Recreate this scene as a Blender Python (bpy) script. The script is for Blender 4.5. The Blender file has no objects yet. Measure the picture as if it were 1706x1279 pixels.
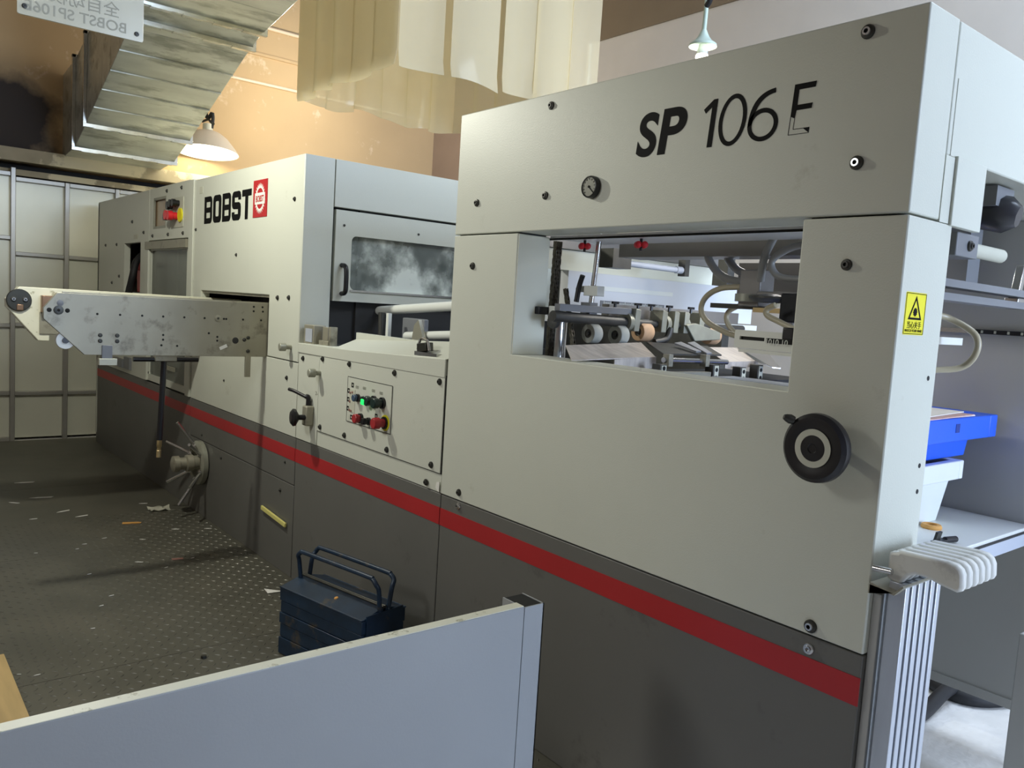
import bpy, math, random
from mathutils import Vector, Matrix
random.seed(7)
SC = bpy.context.scene
COL = SC.collection

def lin(c):
    return tuple(((v/255)/12.92 if v/255 <= 0.04045 else ((v/255+0.055)/1.055)**2.4) for v in c)

# ------------------------------------------------------------------ camera
cam_d = bpy.data.cameras.new('camera')
cam = bpy.data.objects.new('camera', cam_d)
COL.objects.link(cam)
R_ = (0.6290386582, 0.7749051235, 0.0619065108)
U_ = (-0.1119695244, 0.0115111726, 0.9936449660)
F_ = (-0.7692679585, 0.6319727387, -0.0940067307)
cam.matrix_world = Matrix(((R_[0], U_[0], -F_[0], 0.9029005), (R_[1], U_[1], -F_[1], -1.8795095),
                           (R_[2], U_[2], -F_[2], 1.5655414), (0, 0, 0, 1)))
cam_d.sensor_width = 36.0
cam_d.lens = 1357.8935/1706*36.0
cam_d.clip_start = 0.05
SC.camera = cam

# ------------------------------------------------------------------ light
SC.view_settings.view_transform = 'Standard'
SC.view_settings.look = 'None'
SC.view_settings.gamma = 1.0
SC.view_settings.use_curve_mapping = False
SC.view_settings.exposure = 0.0

W = bpy.data.worlds.new('daylight'); SC.world = W
W.use_nodes = True
bg = W.node_tree.nodes['Background']
bg.inputs[0].default_value = (0.66, 0.80, 1.0, 1)
bg.inputs[1].default_value = 1.2

def area(name, loc, target, sx, sy, power, col):
    d = bpy.data.lights.new(name, 'AREA'); d.shape = 'RECTANGLE'; d.size = sx; d.size_y = sy
    d.energy = power; d.color = col
    o = bpy.data.objects.new(name, d); COL.objects.link(o); o.location = loc
    o.rotation_euler = (Vector(target)-Vector(loc)).to_track_quat('-Z', 'Y').to_euler()
    return o
def point(name, loc, power, col, r=0.08):
    d = bpy.data.lights.new(name, 'POINT'); d.energy = power; d.color = col; d.shadow_soft_size = r
    o = bpy.data.objects.new(name, d); COL.objects.link(o); o.location = loc
    return o
# daylight through the open end of the hall (right of the frame), a ceiling lamp over the walkway,
# and the two lamps in view
def spot(name, loc, target, power, col, ang, blend=0.3, r=0.08):
    d = bpy.data.lights.new(name, 'SPOT'); d.energy = power; d.color = col; d.shadow_soft_size = r
    d.spot_size = math.radians(ang); d.spot_blend = blend
    o = bpy.data.objects.new(name, d); COL.objects.link(o); o.location = loc
    o.rotation_euler = (Vector(target)-Vector(loc)).to_track_quat('-Z', 'Y').to_euler()
    return o
area('doorway_daylight', (12.4, 2.5, 3.2), (0, 1.9, 1.5), 4.6, 6.0, 2050, (0.59, 0.74, 1.0))
area('feeder_work_light', (-0.95, 0.95, 1.97), (-0.95, 0.75, 1.4), 0.7, 0.12, 5, (1.0, 0.97, 0.92))
area('skylight_daylight', (0.8, 2.6, 5.85), (0.8, 2.6, 0), 2.5, 2.5, 215, (0.66, 0.80, 1.0))
spot('walkway_lamp', (-3.56, -1.13, 2.85), (-3.56, -1.13, 0), 126, (1.0, 1.0, 0.86), 176, 0.1, 0.055)
spot('near_walkway_lamp', (-1.9, -2.9, 2.6), (-1.9, 0, 0.95), 106, (0.97, 1.0, 0.97), 80, 0.9, 0.35)
point('pendant_light', (-7.75, 1.0, 2.98), 7, (1.0, 0.90, 0.72), 0.07)
point('hall_lamp', (-6.9, 1.9, 3.6), 75, (1.0, 0.92, 0.78), 0.15)
point('bulb_light', (-1.94, 1.60, 2.85), 10, (1.0, 0.97, 0.82), 0.03)

# ------------------------------------------------------------------ materials
def mat(name, rgb, rough=0.5, metal=0.0, var=0.06, scale=3.0, bump=0.0, bscale=60.0, emit=None, estr=0.0,
        spec=0.5, stretch=None, dirt=None, dirt_scale=2.0, dirt_lo=0.58, dirt_hi=0.75, coat=0.0):
    m = bpy.data.materials.new(name); m.use_nodes = True
    nt = m.node_tree; b = nt.nodes['Principled BSDF']
    c = lin(rgb)
    b.inputs['Roughness'].default_value = rough
    b.inputs['Metallic'].default_value = metal
    b.inputs['Specular IOR Level'].default_value = spec
    if coat: b.inputs['Coat Weight'].default_value = coat
    tc = nt.nodes.new('ShaderNodeTexCoord'); mp = nt.nodes.new('ShaderNodeMapping')
    nt.links.new(tc.outputs['Object'], mp.inputs[0])
    if stretch: mp.inputs['Scale'].default_value = stretch
    nz = nt.nodes.new('ShaderNodeTexNoise'); nz.inputs['Scale'].default_value = scale
    nz.inputs['Detail'].default_value = 6
    nt.links.new(mp.outputs[0], nz.inputs['Vector'])
    rp = nt.nodes.new('ShaderNodeValToRGB')
    rp.color_ramp.elements[0].position = 0.3; rp.color_ramp.elements[1].position = 0.7
    rp.color_ramp.elements[0].color = (*[max(0, v*(1-var)) for v in c], 1)
    rp.color_ramp.elements[1].color = (*[min(1, v*(1+var)) for v in c], 1)
    nt.links.new(nz.outputs['Fac'], rp.inputs[0])
    out = rp.outputs[0]
    if dirt:
        n2 = nt.nodes.new('ShaderNodeTexNoise'); n2.inputs['Scale'].default_value = dirt_scale
        n2.inputs['Detail'].default_value = 8; n2.inputs['Roughness'].default_value = 0.65
        nt.links.new(mp.outputs[0], n2.inputs['Vector'])
        r2 = nt.nodes.new('ShaderNodeMapRange')
        r2.inputs['From Min'].default_value = dirt_lo; r2.inputs['From Max'].default_value = dirt_hi
        nt.links.new(n2.outputs['Fac'], r2.inputs['Value'])
        mx = nt.nodes.new('ShaderNodeMix'); mx.data_type = 'RGBA'
        nt.links.new(r2.outputs[0], mx.inputs['Factor']); nt.links.new(out, mx.inputs['A'])
        mx.inputs['B'].default_value = (*lin(dirt), 1)
        out = mx.outputs['Result']
    nt.links.new(out, b.inputs['Base Color'])
    if bump:
        n3 = nt.nodes.new('ShaderNodeTexNoise'); n3.inputs['Scale'].default_value = bscale
        nt.links.new(mp.outputs[0], n3.inputs['Vector'])
        bp = nt.nodes.new('ShaderNodeBump'); bp.inputs['Strength'].default_value = bump
        bp.inputs['Distance'].default_value = 0.01
        nt.links.new(n3.outputs['Fac'], bp.inputs['Height']); nt.links.new(bp.outputs[0], b.inputs['Normal'])
    if emit:
        b.inputs['Emission Color'].default_value = (*lin(emit), 1); b.inputs['Emission Strength'].default_value = estr
    return m

class M: pass
M.cream = mat('machine_cream_paint', (206, 208, 196), 0.42, var=0.02, scale=1.5, bump=0.06, bscale=220, dirt=(176, 174, 158), dirt_scale=4, dirt_lo=0.66, dirt_hi=0.8)
M.skirt = mat('machine_grey_paint', (103, 102, 98), 0.5, var=0.05, scale=2, dirt=(70, 68, 64), dirt_scale=5, dirt_lo=0.6, dirt_hi=0.8)
M.red = mat('red_stripe_paint', (172, 38, 42), 0.45, var=0.05)
M.red_bright = mat('red_plastic', (214, 36, 48), 0.35, var=0.03)
M.black = mat('black_plastic', (22, 22, 26), 0.35, var=0.05)
M.rubber = mat('black_rubber', (24, 24, 27), 0.65, var=0.1)
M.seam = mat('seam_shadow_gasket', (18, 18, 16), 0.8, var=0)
M.core = mat('inner_frame_dark_paint', (42, 42, 42), 0.7, var=0.1)
M.dark = mat('dark_oily_steel', (76, 75, 72), 0.45, metal=0.4, var=0.2, scale=14)
M.grey = mat('mid_grey_paint', (122, 124, 128), 0.45, var=0.05)
M.panelgrey = mat('blue_grey_panel_paint', (184, 184, 180), 0.45, var=0.03, scale=1.5)
M.beam = mat('light_grey_beam_paint', (176, 182, 194), 0.35, var=0.03)
M.pale = mat('pale_inner_steel_paint', (214, 216, 220), 0.35, var=0.03)
M.creamlight = mat('bright_cream_paint', (238, 238, 220), 0.4, var=0.02)
M.steel = mat('ground_steel_plate', (158, 154, 138), 0.45, metal=0.35, var=0.08, scale=5, dirt=(112, 108, 96), dirt_scale=9, dirt_lo=0.55, dirt_hi=0.72)
M.chrome = mat('bright_steel', (205, 205, 205), 0.22, metal=0.95, var=0.05, scale=20)
M.boltd = mat('black_oxide_steel', (70, 70, 66), 0.4, metal=0.7, var=0.1)
M.alu = mat('aluminium_bar', (196, 202, 212), 0.35, metal=0.75, var=0.08, scale=4, stretch=(6, 6, 0.6), dirt=(150, 150, 160), dirt_scale=3)
M.greenish = mat('olive_grey_cast_metal', (156, 156, 142), 0.4, metal=0.3, var=0.12, scale=18)
M.tan = mat('tan_wheel_rubber', (212, 172, 134), 0.6, var=0.08, scale=30)
M.wheelgrey = mat('grey_wheel_rubber', (176, 178, 170), 0.6, var=0.08, scale=30)
M.tongue = mat('worn_tongue_steel', (206, 198, 190), 0.4, metal=0.25, var=0.2, scale=9, stretch=(1, 5, 1))
M.white = mat('white_enamel', (226, 228, 222), 0.35, var=0.02)
M.handle = mat('white_plastic_grip', (216, 216, 210), 0.4, var=0.05, scale=10, dirt=(170, 168, 160), dirt_scale=12, dirt_lo=0.6, dirt_hi=0.8)
M.whitearm = mat('off_white_arm_paint', (226, 224, 204), 0.4, var=0.05, dirt=(140, 134, 96), dirt_scale=22, dirt_lo=0.6, dirt_hi=0.7)
M.bronze = mat('bronze', (150, 120, 96), 0.35, metal=0.8, var=0.1)
M.brass = mat('brass_tip', (196, 176, 132), 0.3, metal=0.9)
M.midsteel = mat('machined_grey_steel', (136, 133, 130), 0.4, metal=0.3, var=0.08, scale=6)
M.stopred = mat('dull_red_button', (168, 44, 48), 0.4)
M.gauge = mat('grey_gauge_face', (140, 140, 128), 0.4, var=0.12, scale=90)
M.chain = mat('oily_chain_steel', (112, 106, 94), 0.35, metal=0.7, var=0.3, scale=60)
M.hose_grey = mat('grey_rubber_hose', (146, 146, 144), 0.4, var=0.05)
M.hose_beige = mat('beige_plastic_hose', (176, 166, 140), 0.3, var=0.05)
M.yellow = mat('yellow_sticker', (236, 226, 40), 0.5, var=0.02)
M.ink = mat('black_ink', (12, 11, 12), 0.7, var=0.0, spec=0.15)
M.inkfaint = mat('faint_grey_ink', (132, 132, 118), 0.6, var=0.1)
M.signink = mat('faded_sign_ink', (158, 156, 140), 0.5, var=0.04)
M.fence = mat('fence_blue_grey_paint', (160, 163, 165), 0.35, var=0.04, scale=2, dirt=(120, 116, 116), dirt_scale=7, dirt_lo=0.72, dirt_hi=0.78, bump=0.03, bscale=150)
M.toolbox = mat('dark_blue_toolbox_paint', (27, 48, 70), 0.4, var=0.25, scale=14, dirt=(88, 78, 62), dirt_scale=11, dirt_lo=0.58, dirt_hi=0.7)
M.crateblue = mat('blue_crate_plastic', (42, 98, 226), 0.4, var=0.04)
M.cratewhite = mat('white_crate_plastic', (222, 226, 224), 0.45, var=0.03)
M.paper = mat('paper', (232, 230, 224), 0.7, var=0.04)
M.paperred = mat('printed_paper', (206, 172, 170), 0.6, var=0.15, scale=20)
M.scrap_orange = mat('orange_scrap', (214, 158, 84), 0.7, var=0.1)
M.scrap_red = mat('reddish_scrap', (150, 108, 98), 0.7)
M.ply = mat('plywood', (196, 166, 112), 0.6, var=0.12, scale=3, stretch=(1, 9, 1))
M.foam = mat('pale_yellow_strip', (226, 216, 130), 0.5, var=0.05)
M.concrete = mat('concrete_floor', (232, 230, 226), 0.75, var=0.10, scale=5, bump=0.25, bscale=40, dirt=(206, 204, 202), dirt_scale=3)
M.deck = mat('dark_checker_plate', (92, 90, 80), 0.5, metal=0.25, var=0.12, scale=3, dirt=(104, 100, 88), dirt_scale=1.6, dirt_lo=0.5, dirt_hi=0.75)
M.lug = mat('worn_tread_lug', (112, 110, 102), 0.4, metal=0.4, var=0.15, scale=3)
M.plaster = mat('tan_plaster', (196, 168, 126), 0.85, var=0.06, scale=1.2, dirt=(214, 192, 156), dirt_scale=5, dirt_lo=0.6, dirt_hi=0.68, bump=0.1, bscale=12)
M.plasterpink = mat('pale_pinkish_plaster', (226, 220, 212), 0.85, var=0.03)
M.plasterbrown = mat('brown_plaster', (142, 126, 104), 0.85, var=0.05)
M.plastergrey = mat('grey_mauve_plaster', (160, 142, 130), 0.85, var=0.04)
M.lintel = mat('weathered_lintel_plaster', (176, 164, 136), 0.85, var=0.12, scale=5, dirt=(226, 214, 180), dirt_scale=1.6, dirt_lo=0.5, dirt_hi=0.54)
M.ceiling = mat('ceiling_plaster', (170, 160, 150), 0.9)
M.sheet = mat('partition_sheet_steel', (222, 222, 206), 0.42, metal=0.2, var=0.05, scale=2)
M.tube = mat('partition_tube_steel', (168, 166, 160), 0.38, metal=0.5, var=0.08)
M.duct = mat('galvanised_duct_steel', (206, 210, 202), 0.3, metal=0.5, var=0.14, scale=3, stretch=(2.2, 0.7, 2.2), dirt=(158, 162, 152), dirt_scale=2.5, dirt_lo=0.5, dirt_hi=0.62)
M.flange = mat('galvanised_flange', (214, 214, 206), 0.25, metal=0.9, var=0.12, scale=20)
M.pipe = mat('conduit_pipe', (226, 206, 176), 0.45, var=0.03)
M.lampshade = mat('grey_enamel_lampshade', (186, 178, 166), 0.4, var=0.03)
M.lampin = mat('lit_white_lamp_interior', (250, 248, 232), 0.5, emit=(255, 250, 226), estr=1.6)
M.bulb = mat('lit_bulb', (255, 252, 236), 0.3, emit=(255, 250, 224), estr=6)
M.lampgreen = mat('pale_green_lamp_paint', (196, 212, 198), 0.4)
M.greenlit = mat('lit_green_button', (20, 190, 70), 0.3, emit=(40, 255, 110), estr=1.2)
M.bluebtn = mat('blue_button', (62, 84, 108), 0.4)
M.dgreen = mat('dark_green_button', (26, 48, 44), 0.35)
M.screen = mat('brown_screen', (150, 126, 98), 0.15, var=0.08)
M.label = mat('pale_label', (196, 196, 180), 0.5)
M.motor = mat('black_motor_paint', (58, 58, 62), 0.3, var=0.05)

def glassmat(name, rgb, mixf, rough, trans_rgb=None):
    m = bpy.data.materials.new(name); m.use_nodes = True
    nt = m.node_tree; b = nt.nodes['Principled BSDF']; o = nt.nodes['Material Output']
    b.inputs['Base Color'].default_value = (*lin(rgb), 1); b.inputs['Roughness'].default_value = rough
    t = nt.nodes.new('ShaderNodeBsdfTransparent')
    t.inputs[0].default_value = (*lin(trans_rgb or (255, 255, 255)), 1)
    mx = nt.nodes.new('ShaderNodeMixShader'); mx.inputs[0].default_value = mixf
    nt.links.new(t.outputs[0], mx.inputs[1]); nt.links.new(b.outputs[0], mx.inputs[2]); nt.links.new(mx.outputs[0], o.inputs[0])
    return m
M.pvc = glassmat('yellowed_pvc_strip', (252, 246, 226), 0.46, 0.12, (252, 247, 230))
_nt = M.pvc.node_tree; _tl = _nt.nodes.new('ShaderNodeBsdfTranslucent'); _tl.inputs[0].default_value = (*lin((254, 248, 226)), 1)
_m2 = _nt.nodes.new('ShaderNodeMixShader'); _m2.inputs[0].default_value = 0.45
_mx = [n for n in _nt.nodes if n.type == 'MIX_SHADER' and n is not _m2 and n != _m2][0]
_nt.links.new(_nt.nodes['Principled BSDF'].outputs[0], _m2.inputs[1]); _nt.links.new(_tl.outputs[0], _m2.inputs[2]); _nt.links.new(_m2.outputs[0], _mx.inputs[2])
M.acrylic = glassmat('milky_acrylic', (212, 210, 192), 0.80, 0.15)
M.window = glassmat('scuffed_window_plastic', (112, 116, 108), 0.72, 0.10)
M.scuffed = glassmat('scratched_window_plastic', (150, 156, 150), 0.55, 0.12)
_nt = M.scuffed.node_tree; _b = _nt.nodes['Principled BSDF']
_tc = _nt.nodes.new('ShaderNodeTexCoord'); _nz = _nt.nodes.new('ShaderNodeTexNoise'); _nz.inputs['Scale'].default_value = 2.6; _nz.inputs['Detail'].default_value = 7; _nz.inputs['Roughness'].default_value = 0.55
_rp = _nt.nodes.new('ShaderNodeValToRGB'); _rp.color_ramp.elements[0].position = 0.46; _rp.color_ramp.elements[1].position = 0.60
_rp.color_ramp.elements[0].color = (*lin((128, 136, 130)), 1); _rp.color_ramp.elements[1].color = (*lin((236, 242, 234)), 1)
_nt.links.new(_tc.outputs['Object'], _nz.inputs['Vector']); _nt.links.new(_nz.outputs['Fac'], _rp.inputs[0]); _nt.links.new(_rp.outputs[0], _b.inputs['Base Color'])
_r3 = _nt.nodes.new('ShaderNodeMapRange'); _r3.inputs['From Min'].default_value = 0.5; _r3.inputs['From Max'].default_value = 0.6; _r3.inputs['To Min'].default_value = 0.45; _r3.inputs['To Max'].default_value = 0.95
_nt.links.new(_nz.outputs['Fac'], _r3.inputs['Value']); _nt.links.new(_r3.outputs[0], [n for n in _nt.nodes if n.type == 'MIX_SHADER'][0].inputs[0])

# ------------------------------------------------------------------ mesh builder
class MB:
    def __init__(s): s.v = []; s.f = []; s.m = []; s.cur = 0
    def use(s, i): s.cur = i; return s
    def add(s, vs, fs):
        n = len(s.v); s.v += [tuple(v) for v in vs]
        for f in fs: s.f.append(tuple(n+i for i in f)); s.m.append(s.cur)
        return s
    def box(s, x0, x1, y0, y1, z0, z1):
        if x0 > x1: x0, x1 = x1, x0
        if y0 > y1: y0, y1 = y1, y0
        if z0 > z1: z0, z1 = z1, z0
        return s.add([(x0,y0,z0),(x1,y0,z0),(x1,y1,z0),(x0,y1,z0),(x0,y0,z1),(x1,y0,z1),(x1,y1,z1),(x0,y1,z1)],
                     [(0,3,2,1),(4,5,6,7),(0,1,5,4),(1,2,6,5),(2,3,7,6),(3,0,4,7)])
    def prism(s, pts, ext):
        n = len(pts); e = Vector(ext)
        p = [Vector(q) for q in pts]
        nrm = Vector((0,0,0))
        for i in range(n): nrm += p[i].cross(p[(i+1) % n])
        if nrm.dot(e) > 0: p.reverse()
        q = [a+e for a in p]
        return s.add(p+q, [tuple(range(n)), tuple(range(2*n-1, n-1, -1))] +
                     [(i, n+i, n+(i+1) % n, (i+1) % n)[::-1] if False else ((i+1) % n, i, n+i, n+(i+1) % n) for i in range(n)])
    def frame(s, d):
        d = Vector(d).normalized()
        a = Vector((0,0,1)) if abs(d.z) < 0.9 else Vector((1,0,0))
        u = d.cross(a).normalized(); w = d.cross(u).normalized()
        return d, u, w
    def lathe(s, o, d, prof, n=20, cap0=True, cap1=True):
        # prof: list of (radius, distance along d)
        o = Vector(o); d, u, w = s.frame(d)
        vs = []
        for r, h in prof:
            for k in range(n):
                a = 2*math.pi*k/n
                vs.append(o + d*h + (u*math.cos(a)+w*math.sin(a))*r)
        fs = []
        for i in range(len(prof)-1):
            for k in range(n):
                k2 = (k+1) % n
                fs.append((i*n+k, (i+1)*n+k, (i+1)*n+k2, i*n+k2)[::-1] if False else (i*n+k2, (i+1)*n+k2, (i+1)*n+k, i*n+k)[::-1])
        if cap0: fs.append(tuple(range(n))[::-1] if False else tuple(range(n)))
        if cap1: fs.append(tuple(range((len(prof)-1)*n, len(prof)*n))[::-1])
        return s.add(vs, fs)
    def cyl(s, p0, p1, r, r1=None, n=16):
        p0 = Vector(p0); p1 = Vector(p1); L = (p1-p0).length
        return s.lathe(p0, p1-p0, [(r, 0), (r if r1 is None else r1, L)], n)
    def tube(s, pts, r, n=10, sub=6):
        P = [Vector(p) for p in pts]
        if len(P) > 2 and sub > 1:
            Q = []
            for i in range(len(P)-1):
                a = P[max(i-1, 0)]; b = P[i]; c = P[i+1]; e = P[min(i+2, len(P)-1)]
                for k in range(sub):
                    t = k/sub
                    Q.append(0.5*((2*b) + (c-a)*t + (2*a-5*b+4*c-e)*t*t + (-a+3*b-3*c+e)*t**3))
            Q.append(P[-1]); P = Q
        vs = []; fs = []; u = None
        for i, p in enumerate(P):
            t = (P[min(i+1, len(P)-1)]-P[max(i-1, 0)]).normalized()
            if u is None: _, u, _w = s.frame(t)
            u = (u - t*u.dot(t)).normalized(); w = t.cross(u)
            for k in range(n):
                a = 2*math.pi*k/n; vs.append(p+(u*math.cos(a)+w*math.sin(a))*r)
        for i in range(len(P)-1):
            for k in range(n):
                k2 = (k+1) % n; fs.append((i*n+k, i*n+k2, (i+1)*n+k2, (i+1)*n+k))
        fs.append(tuple(range(n))[::-1]); fs.append(tuple(range((len(P)-1)*n, len(P)*n)))
        return s.add(vs, fs)
    def obox(s, c, ax, h):
        c = Vector(c); a = [Vector(v).normalized() for v in ax]
        vs = []
        for sz in (-1, 1):
            for sx, sy in ((-1,-1),(1,-1),(1,1),(-1,1)):
                vs.append(c + a[0]*sx*h[0] + a[1]*sy*h[1] + a[2]*sz*h[2])
        return s.add(vs, [(0,3,2,1),(4,5,6,7),(0,1,5,4),(1,2,6,5),(2,3,7,6),(3,0,4,7)])
    def sphere(s, c, r, n=14, m=8, sq=(1,1,1)):
        prof = []
        vs = []; fs = []
        c = Vector(c)
        for i in range(1, m):
            t = math.pi*i/m
            for k in range(n):
                a = 2*math.pi*k/n
                vs.append(c+Vector((math.sin(t)*math.cos(a)*r*sq[0], math.sin(t)*math.sin(a)*r*sq[1], math.cos(t)*r*sq[2])))
        vs.append(c+Vector((0,0,r*sq[2]))); vs.append(c-Vector((0,0,r*sq[2])))
        T = len(vs)-2; B = T+1
        for i in range(m-2):
            for k in range(n):
                k2 = (k+1) % n; fs.append((i*n+k, (i+1)*n+k, (i+1)*n+k2, i*n+k2))
        for k in range(n):
            k2 = (k+1) % n; fs.append((T, k, k2)); fs.append((B, (m-2)*n+k2, (m-2)*n+k))
        return s.add(vs, fs)
    def mesh(s, name, mats, off=(0,0,0), smooth=True):
        me = bpy.data.meshes.new(name)
        o = Vector(off)
        me.from_pydata([tuple(Vector(v)-o) for v in s.v], [], s.f)
        for m in (mats if isinstance(mats, (list, tuple)) else [mats]): me.materials.append(m)
        for p, mi in zip(me.polygons, s.m): p.material_index = mi
        me.update()
        import bmesh
        b = bmesh.new(); b.from_mesh(me); bmesh.ops.recalc_face_normals(b, faces=b.faces); b.to_mesh(me); b.free()
        if smooth:
            for p in me.polygons: p.use_smooth = True
            me.set_sharp_from_angle(angle=math.radians(38))
        return me

def rootloc(o):
    l = Vector((0,0,0))
    while o is not None: l += Vector(o.location); o = o.parent
    return l
def tag(o, label=None, cat=None, group=None, kind=None):
    if label: o['label'] = label
    if cat: o['category'] = cat
    if group: o['group'] = group
    if kind: o['kind'] = kind
    return o
def thing(name, label, cat, loc, group=None):
    o = bpy.data.objects.new(name, None); COL.objects.link(o); o.location = loc
    o.empty_display_size = 0.1
    return tag(o, label, cat, group)
def bevel(o, w, seg=2):
    if w:
        b = o.modifiers.new('bevel', 'BEVEL'); b.width = w; b.segments = seg; b.limit_method = 'ANGLE'; b.angle_limit = math.radians(50)
def part(name, mb, mats, parent, label=None, bv=0, kind=None):
    o = bpy.data.objects.new(name, mb.mesh(name, mats, rootloc(parent)))
    COL.objects.link(o); o.parent = parent
    bevel(o, bv)
    return tag(o, label, kind=kind)
def inst(name, me, parent, loc, rot=None, label=None, scale=None):
    o = bpy.data.objects.new(name, me); COL.objects.link(o); o.parent = parent
    o.location = Vector(loc)-rootloc(parent)
    if rot: o.rotation_euler = rot
    if scale: o.scale = scale
    return tag(o, label)
def solo(name, mb, mats, label, cat, base, group=None, bv=0):
    o = bpy.data.objects.new(name, mb.mesh(name, mats, base)); COL.objects.link(o); o.location = base
    bevel(o, bv)
    return tag(o, label, cat, group)
def struct(name, mb, mats, base=(0,0,0), bv=0):
    o = bpy.data.objects.new(name, mb.mesh(name, mats, base)); COL.objects.link(o); o.location = base
    bevel(o, bv)
    o['kind'] = 'structure'
    return o
def box(*a): return MB().box(*a)
def pxz(pts, y0, y1): return MB().prism([(x, y0, z) for x, z in pts], (0, y1-y0, 0))
def pyz(pts, x0, x1): return MB().prism([(x0, y, z) for y, z in pts], (x1-x0, 0, 0))

# flat shapes (outlines with holes) and lettering, filled by 2D curves and mapped onto a plane
def curve_mesh(cu):
    o = bpy.data.objects.new('tmp', cu); COL.objects.link(o)
    dg = bpy.context.evaluated_depsgraph_get(); dg.update()
    me = bpy.data.meshes.new_from_object(o.evaluated_get(dg))
    vs = [tuple(v.co) for v in me.vertices]; fs = [tuple(p.vertices) for p in me.polygons]
    bpy.data.objects.remove(o); bpy.data.curves.remove(cu); bpy.data.meshes.remove(me)
    return vs, fs
def flat(outlines, thick=0.001):
    cu = bpy.data.curves.new('tmp', 'CURVE'); cu.dimensions = '2D'; cu.fill_mode = 'BOTH'; cu.extrude = thick/2
    for pts in outlines:
        sp = cu.splines.new('POLY'); sp.points.add(len(pts)-1); sp.use_cyclic_u = True
        for p, q in zip(sp.points, pts): p.co = (q[0], q[1], 0, 1)
    return curve_mesh(cu)
def text(body, size, thick=0.001, shear=0.0, offset=0.0, align='LEFT', sx=1.0, spacing=1.0):
    cu = bpy.data.curves.new('tmp', 'FONT'); cu.body = body; cu.size = size; cu.extrude = thick/2
    cu.shear = shear; cu.offset = offset; cu.align_x = align; cu.space_character = spacing
    vs, fs = curve_mesh(cu)
    return [(x*sx, y, z) for x, y, z in vs], fs
def on_front(shape, x, z, y, mirror=False):      # plane facing -Y
    vs, fs = shape; b = MB(); b.add([(x+(-u if mirror else u), y-w, z+v) for u, v, w in vs], fs); return b
def on_end(shape, y, z, x, mirror=False):        # plane facing +X
    vs, fs = shape; b = MB(); b.add([(x+w, y+(-u if mirror else u), z+v) for u, v, w in vs], fs); return b
def rect(x0, y0, x1, y1): return [(x0,y0),(x1,y0),(x1,y1),(x0,y1)]
def rrect(x0, y0, x1, y1, r, n=5, corners=(1,1,1,1)):
    out = []
    cs = [(x0+r, y0+r, 180), (x1-r, y0+r, 270), (x1-r, y1-r, 0), (x0+r, y1-r, 90)]
    raw = [(x0,y0),(x1,y0),(x1,y1),(x0,y1)]
    for i, (cx, cy, a0) in enumerate(cs):
        if not corners[i]: out.append(raw[i]); continue
        for k in range(n+1):
            a = math.radians(a0+90*k/n); out.append((cx+r*math.cos(a), cy+r*math.sin(a)))
    return out
def circ(cx, cy, r, n=28, ry=None): return [(cx+r*math.cos(2*math.pi*k/n), cy+(ry or r)*math.sin(2*math.pi*k/n)) for k in range(n)]

# shared bolts: socket head in a dark washer, facing -Y, origin on the surface
def bolt_mesh(name, r, m_out, m_in, d=(0,-1,0)):
    b = MB()
    b.use(0).lathe((0,0,0), d, [(r, 0), (r, r*0.25), (r*0.9, r*0.4), (r*0.62, r*0.45)], 18, cap0=False, cap1=False)
    b.use(1).lathe((0,0,0), d, [(r*0.62, r*0.45), (r*0.56, r*0.75), (r*0.32, r*0.75)], 18, cap0=False, cap1=False)
    b.use(0).lathe((0,0,0), d, [(r*0.32, r*0.75), (r*0.30, r*0.35)], 6, cap0=False)
    return b.mesh(name, [m_out, m_in])
BOLT = bolt_mesh('bolt', 0.017, M.boltd, M.chrome)
BOLT_D = bolt_mesh('bolt_dark', 0.014, M.boltd, M.dark)
BOLT_C = bolt_mesh('bolt_bright', 0.015, M.chrome, M.chrome)
BOLT_X = bolt_mesh('bolt_end', 0.014, M.boltd, M.dark, (1,0,0))
BOLT_X2 = bolt_mesh('bolt_end_bright', 0.013, M.dark, M.chrome, (1,0,0))
HOLE_X = MB().lathe((0,0,0), (1,0,0), [(0.0058, -0.001), (0.0058, 0.0008)], 14).mesh('hole', M.seam)
PLUG_X = MB().lathe((0,0,0), (1,0,0), [(0.0065, -0.001), (0.006, 0.002)], 14).mesh('plug', M.rubber)

# ================================================================== the setting
struct('floor', box(-10, 15, -5, 5, -0.1, 0.0), M.concrete)
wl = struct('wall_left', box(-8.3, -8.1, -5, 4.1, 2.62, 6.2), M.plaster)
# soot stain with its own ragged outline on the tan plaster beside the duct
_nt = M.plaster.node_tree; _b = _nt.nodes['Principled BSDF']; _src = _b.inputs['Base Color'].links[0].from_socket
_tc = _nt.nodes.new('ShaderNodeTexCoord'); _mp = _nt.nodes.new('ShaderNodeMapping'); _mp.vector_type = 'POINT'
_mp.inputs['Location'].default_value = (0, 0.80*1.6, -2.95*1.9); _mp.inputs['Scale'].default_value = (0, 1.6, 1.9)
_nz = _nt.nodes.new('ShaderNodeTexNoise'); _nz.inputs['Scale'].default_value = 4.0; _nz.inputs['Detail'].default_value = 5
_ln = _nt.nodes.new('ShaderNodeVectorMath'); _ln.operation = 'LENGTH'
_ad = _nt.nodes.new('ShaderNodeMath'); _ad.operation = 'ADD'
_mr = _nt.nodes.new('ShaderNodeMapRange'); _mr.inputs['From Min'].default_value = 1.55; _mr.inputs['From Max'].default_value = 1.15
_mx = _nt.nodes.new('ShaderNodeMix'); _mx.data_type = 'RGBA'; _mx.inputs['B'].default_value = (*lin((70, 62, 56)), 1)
_nt.links.new(_tc.outputs['Object'], _mp.inputs[0]); _nt.links.new(_mp.outputs[0], _ln.inputs[0]); _nt.links.new(_tc.outputs['Object'], _nz.inputs['Vector'])
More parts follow.
